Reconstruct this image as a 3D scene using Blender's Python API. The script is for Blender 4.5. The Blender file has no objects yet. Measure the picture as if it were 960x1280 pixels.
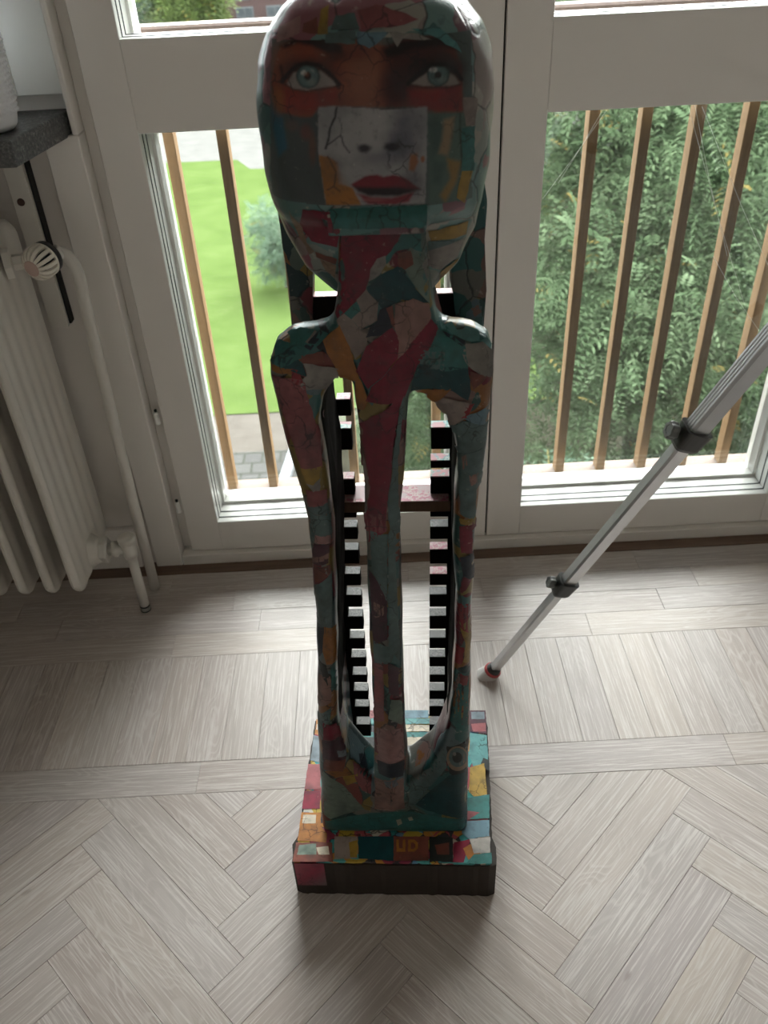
import bpy, bmesh, math, random
import numpy as np
from mathutils import Vector, Matrix
from mathutils.bvhtree import BVHTree
from mathutils.geometry import delaunay_2d_cdt

random.seed(7); RNG = np.random.default_rng(7)
scene = bpy.context.scene
COL = scene.collection
PI = math.pi

# ------------------------------------------------------------------ camera
cam_d = bpy.data.cameras.new('camera'); cam = bpy.data.objects.new('camera', cam_d); COL.objects.link(cam)
cam_d.sensor_fit = 'VERTICAL'; cam_d.sensor_height = 36.0; cam_d.lens = 1035.0 / 1280.0 * 36.0
cam_d.clip_start = 0.02; cam_d.clip_end = 400
_p, _r = math.radians(36.45), math.radians(3.03)
_u0 = Vector((0, math.sin(_p), math.cos(_p))); _r0 = Vector((1, 0, 0)); _f = Vector((0, math.cos(_p), -math.sin(_p)))
_rx = _r0 * math.cos(_r) - _u0 * math.sin(_r); _ux = _r0 * math.sin(_r) + _u0 * math.cos(_r)
_m = Matrix.Identity(4)
for i in range(3):
    _m[i][0] = _rx[i]; _m[i][1] = _ux[i]; _m[i][2] = -_f[i]
_m[0][3], _m[1][3], _m[2][3] = 0, 0, 1.3
cam.matrix_world = _m
cam_d.dof.use_dof = True; cam_d.dof.focus_distance = 1.15; cam_d.dof.aperture_fstop = 8.0
scene.camera = cam

# ------------------------------------------------------------------ sky (overcast) and exposure
world = bpy.data.worlds.new('overcast_sky'); scene.world = world; world.use_nodes = True
_bg = world.node_tree.nodes['Background']
_bg.inputs[0].default_value = (0.93, 0.97, 1.0, 1); _bg.inputs[1].default_value = 9.0
sun_d = bpy.data.lights.new('added_soft_sun', 'SUN'); sun_d.energy = 21.0; sun_d.angle = math.radians(65); sun_d.color = (1.0, .97, .93)  # soft sun added out of view to brighten the floor through the doors
sun = bpy.data.objects.new('added_soft_sun', sun_d); COL.objects.link(sun); sun.location = (2, 12, 14)
sun.rotation_euler = Vector((-.42, -1.0, -1.08)).to_track_quat('-Z', 'Y').to_euler()
def portal(x, y, z, sx, sz):
    d = bpy.data.lights.new('window_portal', 'AREA'); d.shape = 'RECTANGLE'; d.size = sx; d.size_y = sz
    d.cycles.is_portal = True
    o = bpy.data.objects.new('window_portal', d); COL.objects.link(o); o.location = (x, y, z)
    o.rotation_euler = (math.radians(-90), 0, 0)
portal(0.247, 1.74, 1.14, 1.46, 2.16)
portal(1.95, 1.74, 1.17, 1.5, 2.14)
portal(-1.1, 1.74, 1.62, 1.2, 1.2)
vs = scene.view_settings
vs.view_transform = 'Standard'; vs.look = 'None'; vs.gamma = 1.0; vs.use_curve_mapping = False; vs.exposure = 0.5
try:
    scene.cycles.use_denoising = True
    scene.cycles.max_bounces = 10; scene.cycles.diffuse_bounces = 6; scene.cycles.transparent_max_bounces = 12
    scene.cycles.caustics_reflective = False; scene.cycles.caustics_refractive = False
except Exception: pass

# ------------------------------------------------------------------ helpers
def link_mesh(name, me, mats, parent=None):
    o = bpy.data.objects.new(name, me); COL.objects.link(o)
    if mats is not None:
        for m in (mats if isinstance(mats, (list, tuple)) else [mats]):
            if me.users <= 1 or len(me.materials) < 1 or isinstance(mats, (list, tuple)):
                if m.name not in [k.name for k in me.materials if k]: me.materials.append(m)
    if parent: o.parent = parent
    return o
def obj(name, bm, mats, parent=None, smooth=False):
    me = bpy.data.meshes.new(name)
    bmesh.ops.recalc_face_normals(bm, faces=bm.faces[:])
    bm.to_mesh(me); bm.free()
    if smooth:
        for p in me.polygons: p.use_smooth = True
    return link_mesh(name, me, mats, parent)
def pyobj(name, v, f, mats, parent=None, smooth=False):
    me = bpy.data.meshes.new(name); me.from_pydata([tuple(a) for a in v], [], [tuple(a) for a in f]); me.update()
    bm = bmesh.new(); bm.from_mesh(me); bmesh.ops.recalc_face_normals(bm, faces=bm.faces[:]); bm.to_mesh(me); bm.free()
    if smooth:
        for p in me.polygons: p.use_smooth = True
    return link_mesh(name, me, mats, parent)
def tag(o, label=None, cat=None, group=None, kind=None):
    if label: o['label'] = label
    if cat: o['category'] = cat
    if group: o['group'] = group
    if kind: o['kind'] = kind
    return o
def thing(name, label, cat, loc=(0, 0, 0), rz=0, group=None):
    o = bpy.data.objects.new(name, None); COL.objects.link(o); o.location = loc; o.rotation_euler = (0, 0, rz)
    o.empty_display_size = 0.05
    return tag(o, label, cat, group)
def bbox(bm, x0, x1, y0, y1, z0, z1, bev=0.0, seg=1):
    r = bmesh.ops.create_cube(bm, size=1.0)
    vs_ = r['verts']
    for v in vs_:
        v.co = Vector(((x0 + x1) / 2 + v.co.x * (x1 - x0), (y0 + y1) / 2 + v.co.y * (y1 - y0), (z0 + z1) / 2 + v.co.z * (z1 - z0)))
    if bev > 0:
        es = list({e for v in vs_ for e in v.link_edges})
        bmesh.ops.bevel(bm, geom=es, offset=bev, segments=seg, affect='EDGES', profile=0.5)
def box(name, x0, x1, y0, y1, z0, z1, m, parent=None, bev=0.0, seg=1):
    bm = bmesh.new(); bbox(bm, x0, x1, y0, y1, z0, z1, bev, seg); return obj(name, bm, m, parent)
def cyl(bm, a, b, ra, rb=None, n=24, cap=True):
    a, b = Vector(a), Vector(b); rb = ra if rb is None else rb
    d = (b - a).normalized(); up = Vector((0, 0, 1)) if abs(d.z) < .95 else Vector((1, 0, 0))
    s = d.cross(up).normalized(); t = d.cross(s)
    A = [bm.verts.new(a + (s * math.cos(2 * PI * i / n) + t * math.sin(2 * PI * i / n)) * ra) for i in range(n)]
    B = [bm.verts.new(b + (s * math.cos(2 * PI * i / n) + t * math.sin(2 * PI * i / n)) * rb) for i in range(n)]
    for i in range(n): bm.faces.new((A[i], A[(i + 1) % n], B[(i + 1) % n], B[i]))
    if cap: bm.faces.new(A); bm.faces.new(B[::-1])
def lathe(bm, a, d, prof, n=32):
    """profile of (t along d, radius)"""
    a, d = Vector(a), Vector(d).normalized(); up = Vector((0, 0, 1)) if abs(d.z) < .95 else Vector((1, 0, 0))
    s = d.cross(up).normalized(); t = d.cross(s); rings = []
    for q, r in prof:
        rings.append([bm.verts.new(a + d * q + (s * math.cos(2 * PI * i / n) + t * math.sin(2 * PI * i / n)) * max(r, 1e-5)) for i in range(n)])
    for A, B in zip(rings, rings[1:]):
        for i in range(n): bm.faces.new((A[i], A[(i + 1) % n], B[(i + 1) % n], B[i]))
    bm.faces.new(rings[0]); bm.faces.new(rings[-1][::-1])
def tube(bm, pts, rad, n=16):
    pts = [Vector(p) for p in pts]; rings = []
    rad = rad if isinstance(rad, (list, tuple)) else [rad] * len(pts)
    up = Vector((0.31, 0.2, 0.93)); s = None
    for i, p in enumerate(pts):
        d = (pts[min(i + 1, len(pts) - 1)] - pts[max(i - 1, 0)]).normalized()
        s = (d.cross(up) if s is None else (s - d * s.dot(d))).normalized(); t = d.cross(s)
        rings.append([bm.verts.new(p + (s * math.cos(2 * PI * k / n) + t * math.sin(2 * PI * k / n)) * rad[i]) for k in range(n)])
    for A, B in zip(rings, rings[1:]):
        for k in range(n): bm.faces.new((A[k], A[(k + 1) % n], B[(k + 1) % n], B[k]))
    bm.faces.new(rings[0]); bm.faces.new(rings[-1][::-1])

# ------------------------------------------------------------------ materials
class NT:
    def __init__(s, name):
        s.m = bpy.data.materials.new(name); s.m.use_nodes = True; s.t = s.m.node_tree
        s.b = s.t.nodes['Principled BSDF']; s.out = s.t.nodes['Material Output']
    def n(s, typ, **kw):
        q = s.t.nodes.new('ShaderNode' + typ)
        for k, v in kw.items():
            if k.startswith('i_'):
                key = k[2:]; key = int(key) if key.isdigit() else key.replace('_', ' ')
                q.inputs[key].default_value = v
            else: setattr(q, k, v)
        return q
    def l(s, a, b): s.t.links.new(a, b)
    def ramp(s, fac, stops, interp='LINEAR'):
        r = s.n('ValToRGB'); r.color_ramp.interpolation = interp; e = r.color_ramp.elements
        while len(e) > 1: e.remove(e[0])
        e[0].position = stops[0][0]; e[0].color = (*stops[0][1], 1) if len(stops[0][1]) == 3 else stops[0][1]
        for p, c in stops[1:]:
            k = e.new(p); k.color = (*c, 1) if len(c) == 3 else c
        s.l(fac, r.inputs[0]); return r.outputs[0]
    def mix(s, a, b, fac, mode='MIX'):
        q = s.n('Mix', data_type='RGBA', blend_type=mode)
        for k, v in ((0, fac), (6, a), (7, b)):
            if hasattr(v, 'node'): s.l(v, q.inputs[k])
            else: q.inputs[k].default_value = v if k == 0 else ((*v, 1) if len(v) == 3 else v)
        return q.outputs[2]
    def math(s, op, a, b=0.5):
        q = s.n('Math', operation=op)
        for k, v in ((0, a), (1, b)):
            if hasattr(v, 'node'): s.l(v, q.inputs[k])
            else: q.inputs[k].default_value = v
        return q.outputs[0]
    def noise(s, vec=None, scale=5, detail=4, rough=.55, dist=0):
        q = s.n('TexNoise'); q.inputs['Scale'].default_value = scale; q.inputs['Detail'].default_value = detail
        q.inputs['Roughness'].default_value = rough; q.inputs['Distortion'].default_value = dist
        if vec is not None: s.l(vec, q.inputs['Vector'])
        return q.outputs['Fac']
    def coord(s, kind='Object', scale=(1, 1, 1)):
        c = s.n('TexCoord'); mp = s.n('Mapping'); s.l(c.outputs[kind], mp.inputs[0]); mp.inputs['Scale'].default_value = scale
        return mp.outputs[0]
    def bump(s, h, strength=.3, dist=.001):
        q = s.n('Bump'); q.inputs['Strength'].default_value = strength; q.inputs['Distance'].default_value = dist
        s.l(h, q.inputs['Height']); s.l(q.outputs[0], s.b.inputs['Normal'])
    def set(s, col=None, rough=None, metal=None, spec=None):
        if col is not None:
            if hasattr(col, 'node'): s.l(col, s.b.inputs['Base Color'])
            else: s.b.inputs['Base Color'].default_value = (*col, 1)
        if rough is not None:
            if hasattr(rough, 'node'): s.l(rough, s.b.inputs['Roughness'])
            else: s.b.inputs['Roughness'].default_value = rough
        if metal is not None: s.b.inputs['Metallic'].default_value = metal
        if spec is not None: s.b.inputs['Specular IOR Level'].default_value = spec
        return s.m
def plain(name, col, rough=.5, metal=0.0, var=.06, scale=30, bump=0.0, spec=None):
    t = NT(name); v = t.coord(); nz = t.noise(v, scale, 4)
    c = t.mix(tuple(k * (1 - var) for k in col), tuple(min(1, k * (1 + var)) for k in col), nz)
    if bump: t.bump(nz, bump, .001)
    return t.set(c, rough, metal, spec)

def mat_oak():
    t = NT('whitewashed_oak'); tc = t.n('TexCoord'); oi = t.n('ObjectInfo')
    off = t.math('MULTIPLY', oi.outputs['Random'], 37.0)
    cx = t.n('CombineXYZ'); t.l(off, cx.inputs[0]); t.l(off, cx.inputs[1]); t.l(off, cx.inputs[2])
    add = t.n('VectorMath', operation='ADD'); t.l(tc.outputs['Object'], add.inputs[0]); t.l(cx.outputs[0], add.inputs[1])
    def mp(sc):
        q = t.n('Mapping'); q.inputs['Scale'].default_value = sc; t.l(add.outputs[0], q.inputs[0]); return q.outputs[0]
    warp = t.noise(mp((3.2, 14, 14)), 1.0, 2, .5)                      # broad cathedral figure
    rings = t.math('SINE', t.math('MULTIPLY', warp, 150.0), 0)
    rings = t.math('MULTIPLY', t.math('ADD', rings, 1.0), .5)
    fine = t.noise(mp((9, 330, 60)), 1.0, 4, .65, .4)                      # open pores along the board
    streak = t.noise(mp((2.5, 60, 20)), 1.0, 3, .6)
    base = t.ramp(oi.outputs['Random'], [(0, (.39, .335, .31)), (.2, (.46, .40, .365)), (.45, (.425, .385, .37)), (.7, (.48, .42, .375)), (.9, (.41, .365, .355)), (1, (.47, .41, .38))])
    c = t.mix(base, (.315, .265, .24), t.math('MULTIPLY', t.ramp(streak, [(.4, (0, 0, 0)), (.75, (1, 1, 1))]), .45))
    c = t.mix(c, (.58, .545, .52), t.math('MULTIPLY', t.ramp(rings, [(.6, (0, 0, 0)), (.98, (1, 1, 1))]), t.math('MULTIPLY', t.ramp(t.noise(mp((2, 5, 5)), 1.0, 1), [(.45, (0, 0, 0)), (.62, (1, 1, 1))]), .42)))
    c = t.mix(c, (.62, .585, .56), t.math('MULTIPLY', t.ramp(fine, [(.50, (0, 0, 0)), (.62, (1, 1, 1))]), .70))
    knot = t.noise(mp((9, 24, 9)), 1.0, 1, .4)
    c = t.mix(c, (.14, .10, .075), t.math('MULTIPLY', t.ramp(knot, [(.80, (0, 0, 0)), (.84, (1, 1, 1))]), .6))
    h = t.math('ADD', t.math('MULTIPLY', fine, 1.0), t.math('MULTIPLY', rings, .5))
    t.bump(h, .22, .0006)
    return t.set(c, .40, 0, .5)
M = {}
M['oak'] = mat_oak()
M['subfloor'] = plain('dark_joint', (.05, .04, .034), .9)
M['threshold'] = NT('threshold_oak')
_t = M['threshold']; _v = _t.coord('Object', (3, 60, 60)); M['threshold'] = _t.set(_t.ramp(_t.noise(_v, 2, 4), [(.3, (.10, .062, .042)), (.7, (.17, .105, .072))]), .5)
M['paint'] = plain('warm_white_paint', (.73, .70, .665), .38, var=.02, scale=8)
M['frame_white'] = plain('cool_white_paint', (.78, .79, .76), .35, var=.02)
M['wall'] = plain('wall_plaster', (.70, .66, .62), .9, var=.03, scale=12)
M['ceiling'] = plain('ceiling_plaster', (.78, .76, .73), .9, var=.02)
M['gasket'] = plain('dark_rubber', (.02, .03, .032), .5)
M['black'] = plain('black_shadow_gap', (.008, .008, .008), .7)
def mat_glass():
    t = NT('window_glass'); g = t.n('BsdfGlossy'); g.inputs['Roughness'].default_value = .015; g.inputs['Color'].default_value = (1, 1, 1, 1)
    tr = t.n('BsdfTransparent'); tr.inputs[0].default_value = (.94, .965, .955, 1)
    fr = t.n('Fresnel'); fr.inputs[0].default_value = 1.45; mx = t.n('MixShader')
    t.l(fr.outputs[0], mx.inputs[0]); t.l(tr.outputs[0], mx.inputs[1]); t.l(g.outputs[0], mx.inputs[2]); t.l(mx.outputs[0], t.out.inputs[0])
    return t.m
M['glass'] = mat_glass()

# ------------------------------------------------------------------ the room
RX0, RX1, RY0, RZ = -2.3, 2.9, -3.4, 2.62
floor = box('floor', RX0, RX1, RY0, 1.60, -.06, -.016, M['subfloor']); tag(floor, kind='structure')
def clip_poly(poly, f):
    out = []
    for i in range(len(poly)):
        a, b = poly[i], poly[(i + 1) % len(poly)]; fa, fb = f(a), f(b)
        if fa >= 0: out.append(a)
        if (fa >= 0) != (fb >= 0):
            k = fa / (fa - fb); out.append((a[0] + (b[0] - a[0]) * k, a[1] + (b[1] - a[1]) * k))
    return out
PLANK_CACHE = {}
def plank(poly, ang, key=None):
    """one floor board; local x runs along the grain, thin dark joints are real gaps"""
    cx = sum(p[0] for p in poly) / len(poly); cy = sum(p[1] for p in poly) / len(poly)
    ca, sa = math.cos(-ang), math.sin(-ang)
    me = PLANK_CACHE.get(key) if key else None
    if me is None:
        L = [((x - cx) * ca - (y - cy) * sa, (x - cx) * sa + (y - cy) * ca) for x, y in poly]
        def inset(L, d):
            out = []; n = len(L)
            for i in range(n):
                p, a, b = Vector(L[i]), Vector(L[i - 1]), Vector(L[(i + 1) % n])
                e1 = (p - a).normalized(); e2 = (b - p).normalized(); n1 = Vector((-e1.y, e1.x)); n2 = Vector((-e2.y, e2.x))
                bis = n1 + n2; k = d / max(.3, (1 + n1.dot(n2))) ; out.append(tuple(p + bis * k))
            return out
        area = sum(L[i][0] * L[(i + 1) % len(L)][1] - L[(i + 1) % len(L)][0] * L[i][1] for i in range(len(L)))
        if area < 0: L = L[::-1]
        A = inset(L, .00018); B = inset(L, .0006); n = len(L)
        v = [(x, y, -.014) for x, y in A] + [(x, y, -.0006) for x, y in A] + [(x, y, 0) for x, y in B]
        f = [tuple(range(2 * n, 3 * n))]
        for i in range(n):
            j = (i + 1) % n; f += [(i, j, n + j, n + i), (n + i, n + j, 2 * n + j, 2 * n + i)]
        me = bpy.data.meshes.new('plank'); me.from_pydata(v, [], f); me.materials.append(M['oak'])
        if key: PLANK_CACHE[key] = me
    o = bpy.data.objects.new('plank', me); COL.objects.link(o); o.parent = floor
    o.location = (cx, cy, random.uniform(-.0002, .0002)); o.rotation_euler = (0, 0, ang)
PW, PL = .0695, .3655
HX, HY = -.559, .8335
s2 = math.sqrt(.5)
def hb(a, b): return (HX + (a + b) * s2, HY + (b - a) * s2)
Y0F = .9245
for nn in range(-3, 5):
    for k in range(-22, 26):
        for kind in (0, 1):
            a0 = nn * PL + k * PW; b0 = nn * PL - k * PW
            if kind == 0: R = (a0, a0 + PL, b0, b0 + PW)
            else: R = (a0 + PL, a0 + PL + PW, b0, b0 + PL)
            P = [hb(R[0], R[2]), hb(R[1], R[2]), hb(R[1], R[3]), hb(R[0], R[3])]
            xs = [p[0] for p in P]; ys = [p[1] for p in P]
            if max(xs) < -1.1 or min(xs) > 1.25 or min(ys) > Y0F - .004 or max(ys) < -.25: continue
            full = max(ys) <= Y0F
            if not full: P = clip_poly(P, lambda q: Y0F - q[1])
            if len(P) >= 3: plank(P, -PI / 4 if kind == 0 else PI / 4, ('h%d' % kind) if full else None)
def strip(y0, y1, joints):
    for a, b in zip(joints, joints[1:]): plank([(a, y0), (b, y0), (b, y1), (a, y1)], 0)
strip(Y0F, .9945, [-2.2, -1.5, -.91, -.372, .12, .62, 1.2, 1.9, 2.8])
x = .2175 - .069 * 20
while x < 1.6:
    plank([(x, .9945), (x + .069, .9945), (x + .069, 1.2705), (x, 1.2705)], PI / 2, 'band'); x += .069
r4 = [1.2705, 1.340, 1.4095, 1.479, 1.5485]
strip(r4[0], r4[1], [-2.2, -1.5, -.95, -.478, .02, .437, .98, 1.7, 2.8])
strip(r4[1], r4[2], [-2.2, -1.7, -1.2, -.75, -.294, .16, .615, 1.1, 1.8, 2.8])
strip(r4[2], r4[3], [-2.2, -1.4, -.86, -.36, .22, .715, 1.3, 2.0, 2.8])
strip(r4[3], r4[4], [-2.2, -1.6, -1.0, -.52, .05, .598, 1.15, 1.9, 2.8])
o = box('trim_1', -.505, 1.0, 1.549, 1.583, -.016, .002, M['threshold'], bev=.001); tag(o, kind='structure')
o = box('trim_2', RX0, -.505, 1.549, 1.60, -.016, .001, M['threshold'], bev=.001); tag(o, kind='structure')
# outside the boarded area the same floor goes on
for nm, (a, b, c, d) in {'floor': (RX0, RX1, RY0, -.26), }.items():
    o = box('floor_board_field', a, b, c, d, -.016, -.0008, M['oak']); o.parent = floor
for a, b in ((RX0, -1.12), (1.27, RX1)):
    o = box('floor_board_field', a, b, -.26, .9245, -.016, -.0012, M['oak']); o.parent = floor
for a, b in ((RX0, -1.17), (1.6, RX1)):
    o = box('floor_board_field', a, b, .9945, 1.2705, -.016, -.0012, M['oak']); o.parent = floor

# walls: French-door wall with its openings, then the rest of the shell
WY0, WY1 = 1.60, 1.73
bm = bmesh.new()
bbox(bm, RX0, -.566, WY0, WY1, 0, 1.0)
bbox(bm, RX0, -1.72, WY0, WY1, 1.0, 2.3)
bbox(bm, RX0, 1.07, WY0 - .01, WY1, 2.24, RZ)
bbox(bm, 1.07, 1.2, WY0 - .01, WY1, 0, 2.24); bbox(bm, 2.7, RX1, WY0 - .01, WY1, 0, 2.24); bbox(bm, 1.07, RX1, WY0 - .01, WY1, 2.24, RZ); bbox(bm, 1.2, 2.7, WY0 - .01, WY1, 0, .1)
tag(obj('wall_back', bm, M['wall']), kind='structure')
tag(box('wall_left', RX0 - .1, RX0, RY0, WY1, -.05, RZ, M['wall']), kind='structure')
tag(box('wall_right', RX1, RX1 + .1, RY0, WY1, -.05, RZ, M['wall']), kind='structure')
tag(box('wall_front', RX0 - .1, RX1 + .1, RY0 - .1, RY0, -.05, RZ, M['wall']), kind='structure')
tag(box('ceiling', RX0 - .1, RX1 + .1, RY0 - .1, WY1, RZ, RZ + .1, M['ceiling']), kind='structure')
tag(box('baseboard_left', RX0, -.60, 1.583, 1.60, 0, .118, M['paint'], bev=.002), kind='structure')

# door frame
bm = bmesh.new()
bbox(bm, -.566, -.502, 1.580, 1.72, .002, .99, .002)
bbox(bm, -.512, -.502, 1.580, 1.72, .99, 2.24, .002)
bbox(bm, -.502, -.4775, 1.622, 1.72, .002, 2.24, .001)
bbox(bm, .972, 1.07, 1.580, 1.72, .002, 2.24, .002)
bbox(bm, -.502, .972, 1.580, 1.72, 2.205, 2.24, .002)
tag(obj('trim_3', bm, M['paint']), kind='structure')
bm = bmesh.new(); bbox(bm, -.5, .972, 1.5835, 1.72, -.06, .0285, .001); bbox(bm, -.5, .972, 1.66, 1.72, .002, .05)
tag(obj('trim_4', bm, M['paint']), kind='structure')

def ring(name, x0, x1, z0, z1, prof, m, parent, bot=None):
    """mitred frame round an opening; prof = (inset, y) from the room outwards, bot = insets along the sill"""
    bot = bot or [p[0] for p in prof]; v = []; f = []
    for (d, y), bz in zip(prof, bot): v += [(x0 + d, y, z0 + bz), (x1 - d, y, z0 + bz), (x1 - d, y, z1 - d), (x0 + d, y, z1 - d)]
    n = len(prof)
    for k in range(n):
        a, b = k * 4, ((k + 1) % n) * 4
        for i in range(4): j = (i + 1) % 4; f.append((a + i, a + j, b + j, b + i))
    return pyobj(name, v, f, m, parent)
def glazing(par, x0, x1, z0, z1, tall):
    ring('glazing_bead', x0, x1, z0, z1, [(0, 1.6005), (.0008, 1.603), (.0015, 1.617), (-.004, 1.617), (-.004, 1.6005)], M['frame_white'], par)
    ring('gasket', x0, x1, z0, z1, [(.0024, 1.617), (.0026, 1.6202), (-.004, 1.6202), (-.004, 1.617)], M['gasket'], par)
    ring('glazing_bead', x0, x1, z0, z1, [(.0020, 1.6202), (.0028, 1.638), (-.004, 1.638), (-.004, 1.6202)], M['frame_white'], par)
    ring('gasket', x0, x1, z0, z1, [(.0036, 1.638), (.0038, 1.6412), (-.004, 1.6412), (-.004, 1.638)], M['gasket'], par)
    ring('outer_casement', x0, x1, z0, z1, [(.0034, 1.6412), (.0044, 1.671), (.0100, 1.672), (.0110, 1.696), (.0110, 1.72), (-.01, 1.72), (-.01, 1.66), (-.004, 1.66), (-.004, 1.6412)], M['frame_white'], par,
         None if tall else [.0005, .0005, -.004, -.004, -.004, -.02, -.02, -.006, -.006])
    box('pane', x0 + .008, x1 - .008, 1.6975, 1.7005, z0 + .008, z1 - .008, M['glass'], par)
def leaf(name, xa, xb, oxa, oxb, hinge):
    par = bpy.data.objects.new(name, None); COL.objects.link(par); par.empty_display_size = .05; tag(par, kind='structure')
    zb, z1, z2, z3, z4, zt = .030, .113, .983, 1.130, 2.11, 2.20
    box('stile', xa, oxa, 1.60, 1.655, zb, zt, M['paint'], par, .0012)
    box('stile', oxb, xb, 1.60, 1.655, zb, zt, M['paint'], par, .0012)
    for a, b in ((zb, z1), (z2, z3), (z4, zt)): box('rail', oxa + .0004, oxb - .0004, 1.6002, 1.655, a, b, M['paint'], par, .0008)
    glazing(par, oxa, oxb, z1, z2, True); glazing(par, oxa, oxb, z3, z4, False)
    if hinge is not None:
        for hz in (.165, .407, 1.9):
            bm = bmesh.new(); cyl(bm, (hinge, 1.598, hz - .014), (hinge, 1.598, hz + .012), .0055, n=16); lathe(bm, (hinge, 1.598, hz + .012), (0, 0, 1), [(0, .0055), (.003, .004), (.004, .0)], 16)
            obj('hinge', bm, M['frame_white'], par, True)
            bm = bmesh.new(); cyl(bm, (hinge, 1.600, hz + .014), (hinge, 1.600, hz + .021), .0032, n=16); obj('hinge_shadow', bm, M['gasket'], par, True)  # dark stub stands in for the shadow above the hinge barrel
    return par
d1 = leaf('door_1', -.4765, .2455, -.4015, .166, -.4865)
d2 = leaf('door_2', .2495, .9715, .3285, .9225, None)
bm = bmesh.new(); bbox(bm, .2457, .2493, 1.612, 1.65, .03, 2.2); obj('rebate_gap', bm, M['black'], d2)

# narrow window over the sill on the left
w1 = bpy.data.objects.new('window_1', None); COL.objects.link(w1); tag(w1, kind='structure')
box('frame', -1.72, -.512, 1.63, 1.72, .999, 1.05, M['paint'], w1, .001)
box('frame', -1.72, -.512, 1.63, 1.72, 2.2, 2.3, M['paint'], w1, .001)
box('sash_stile', -.600, -.5135, 1.612, 1.68, 1.051, 2.2, M['frame_white'], w1, .0015)
box('sash_stile', -1.72, -1.62, 1.612, 1.68, 1.051, 2.2, M['frame_white'], w1, .0015)
box('sash_rail', -1.62, -.6005, 1.612, 1.68, 1.051, 1.120, M['frame_white'], w1, .001)
box('sash_rail', -1.62, -.6005, 1.612, 1.68, 2.12, 2.2, M['frame_white'], w1, .001)
ring('glazing_bead', -1.62, -.6005, 1.12, 2.12, [(0, 1.618), (.012, 1.63), (.012, 1.67), (0, 1.67)], M['frame_white'], w1)
box('pane', -1.615, -.606, 1.65, 1.653, 1.125, 2.115, M['glass'], w1)

# added unseen glazed doors to the right, for more daylight on the floor
w2 = bpy.data.objects.new('added_window', None); COL.objects.link(w2); tag(w2, kind='structure')
for a, b in ((1.2, 1.28), (1.91, 1.99), (2.62, 2.7)): box('frame', a, b, 1.60, 1.70, .1, 2.24, M['paint'], w2, .002)
for a, b in ((1.28, 1.91), (1.99, 2.62)):
    for c, d in ((.1, .17), (1.0, 1.1), (2.16, 2.24)): box('frame', a, b, 1.605, 1.695, c, d, M['paint'], w2, .002)
    for c, d in ((.17, 1.0), (1.1, 2.16)): box('pane', a, b, 1.65, 1.653, c, d, M['glass'], w2)

# ------------------------------------------------------------------ stone sill, pot
def mat_stone():
    t = NT('grey_granite'); v = t.coord(); n1 = t.noise(v, 180, 3, .7); n2 = t.noise(v, 40, 4, .6)
    c = t.ramp(n1, [(.35, (.035, .037, .038)), (.52, (.085, .088, .088)), (.66, (.20, .20, .195)), (.8, (.34, .34, .33))])
    c = t.mix(c, (.06, .06, .062), t.ramp(n2, [(.4, (0, 0, 0)), (.7, (.8, .8, .8))]))
    t.bump(n1, .35, .0008); return t.set(c, .5)
M['stone'] = mat_stone()
v = []
for z in (.986, 1.026):
    v += [(-1.75, 1.384, z), (-.546, 1.384, z), (-.514, 1.628, z), (-1.75, 1.628, z)]
bm = bmesh.new(); vv = [bm.verts.new(p) for p in v]
for f in ((0, 1, 2, 3), (4, 5, 6, 7), (0, 1, 5, 4), (1, 2, 6, 5), (2, 3, 7, 6), (3, 0, 4, 7)): bm.faces.new([vv[i] for i in f])
bmesh.ops.bevel(bm, geom=bm.edges[:], offset=.003, segments=2, affect='EDGES', profile=.5)
tag(obj('window_sill', bm, M['stone']), 'dark grey speckled stone window sill above the radiator', 'sill')
M['pot'] = plain('white_glazed_pot', (.74, .75, .78), .35, var=.02)
NA, NZ = 180, 110; v = []; f = []
for j in range(NZ + 1):
    q = j / NZ; z = .195 * q
    r = .040 + .0085 * min(1, q * 6) ** .5 + .008 * q
    if q < .06: r -= .006 * (1 - q / .06) ** 2
    for i in range(NA):
        a = 2 * PI * i / NA; k = 0
        if .12 < q < .97:
            row = q * 24; ph = (a / (2 * PI) * 36 + (int(row) % 2) * .5) % 1.0; rr = row % 1.0
            k = .0042 * max(0, 1 - 2.1 * (abs(ph - .5) + abs(rr - .5)))
        v.append(((r + k) * math.cos(a), (r + k) * math.sin(a), z))
for j in range(NZ):
    for i in range(NA): b = (i + 1) % NA; f.append((j * NA + i, j * NA + b, (j + 1) * NA + b, (j + 1) * NA + i))
f.append(tuple(range(NA)))
pot = thing('pot', 'white ceramic pot with a raised hobnail pattern on the stone sill', 'pot', (-.603, 1.462, 1.0262))
pyobj('body', v, f, M['pot'], pot, True)
bm = bmesh.new(); lathe(bm, (0, 0, .195), (0, 0, 1), [(-.001, .0562), (.002, .0565), (.0025, .055), (-.001, .053), (-.02, .0525), (-.021, .0)], 64); obj('rim', bm, M['pot'], pot, True)

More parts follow.
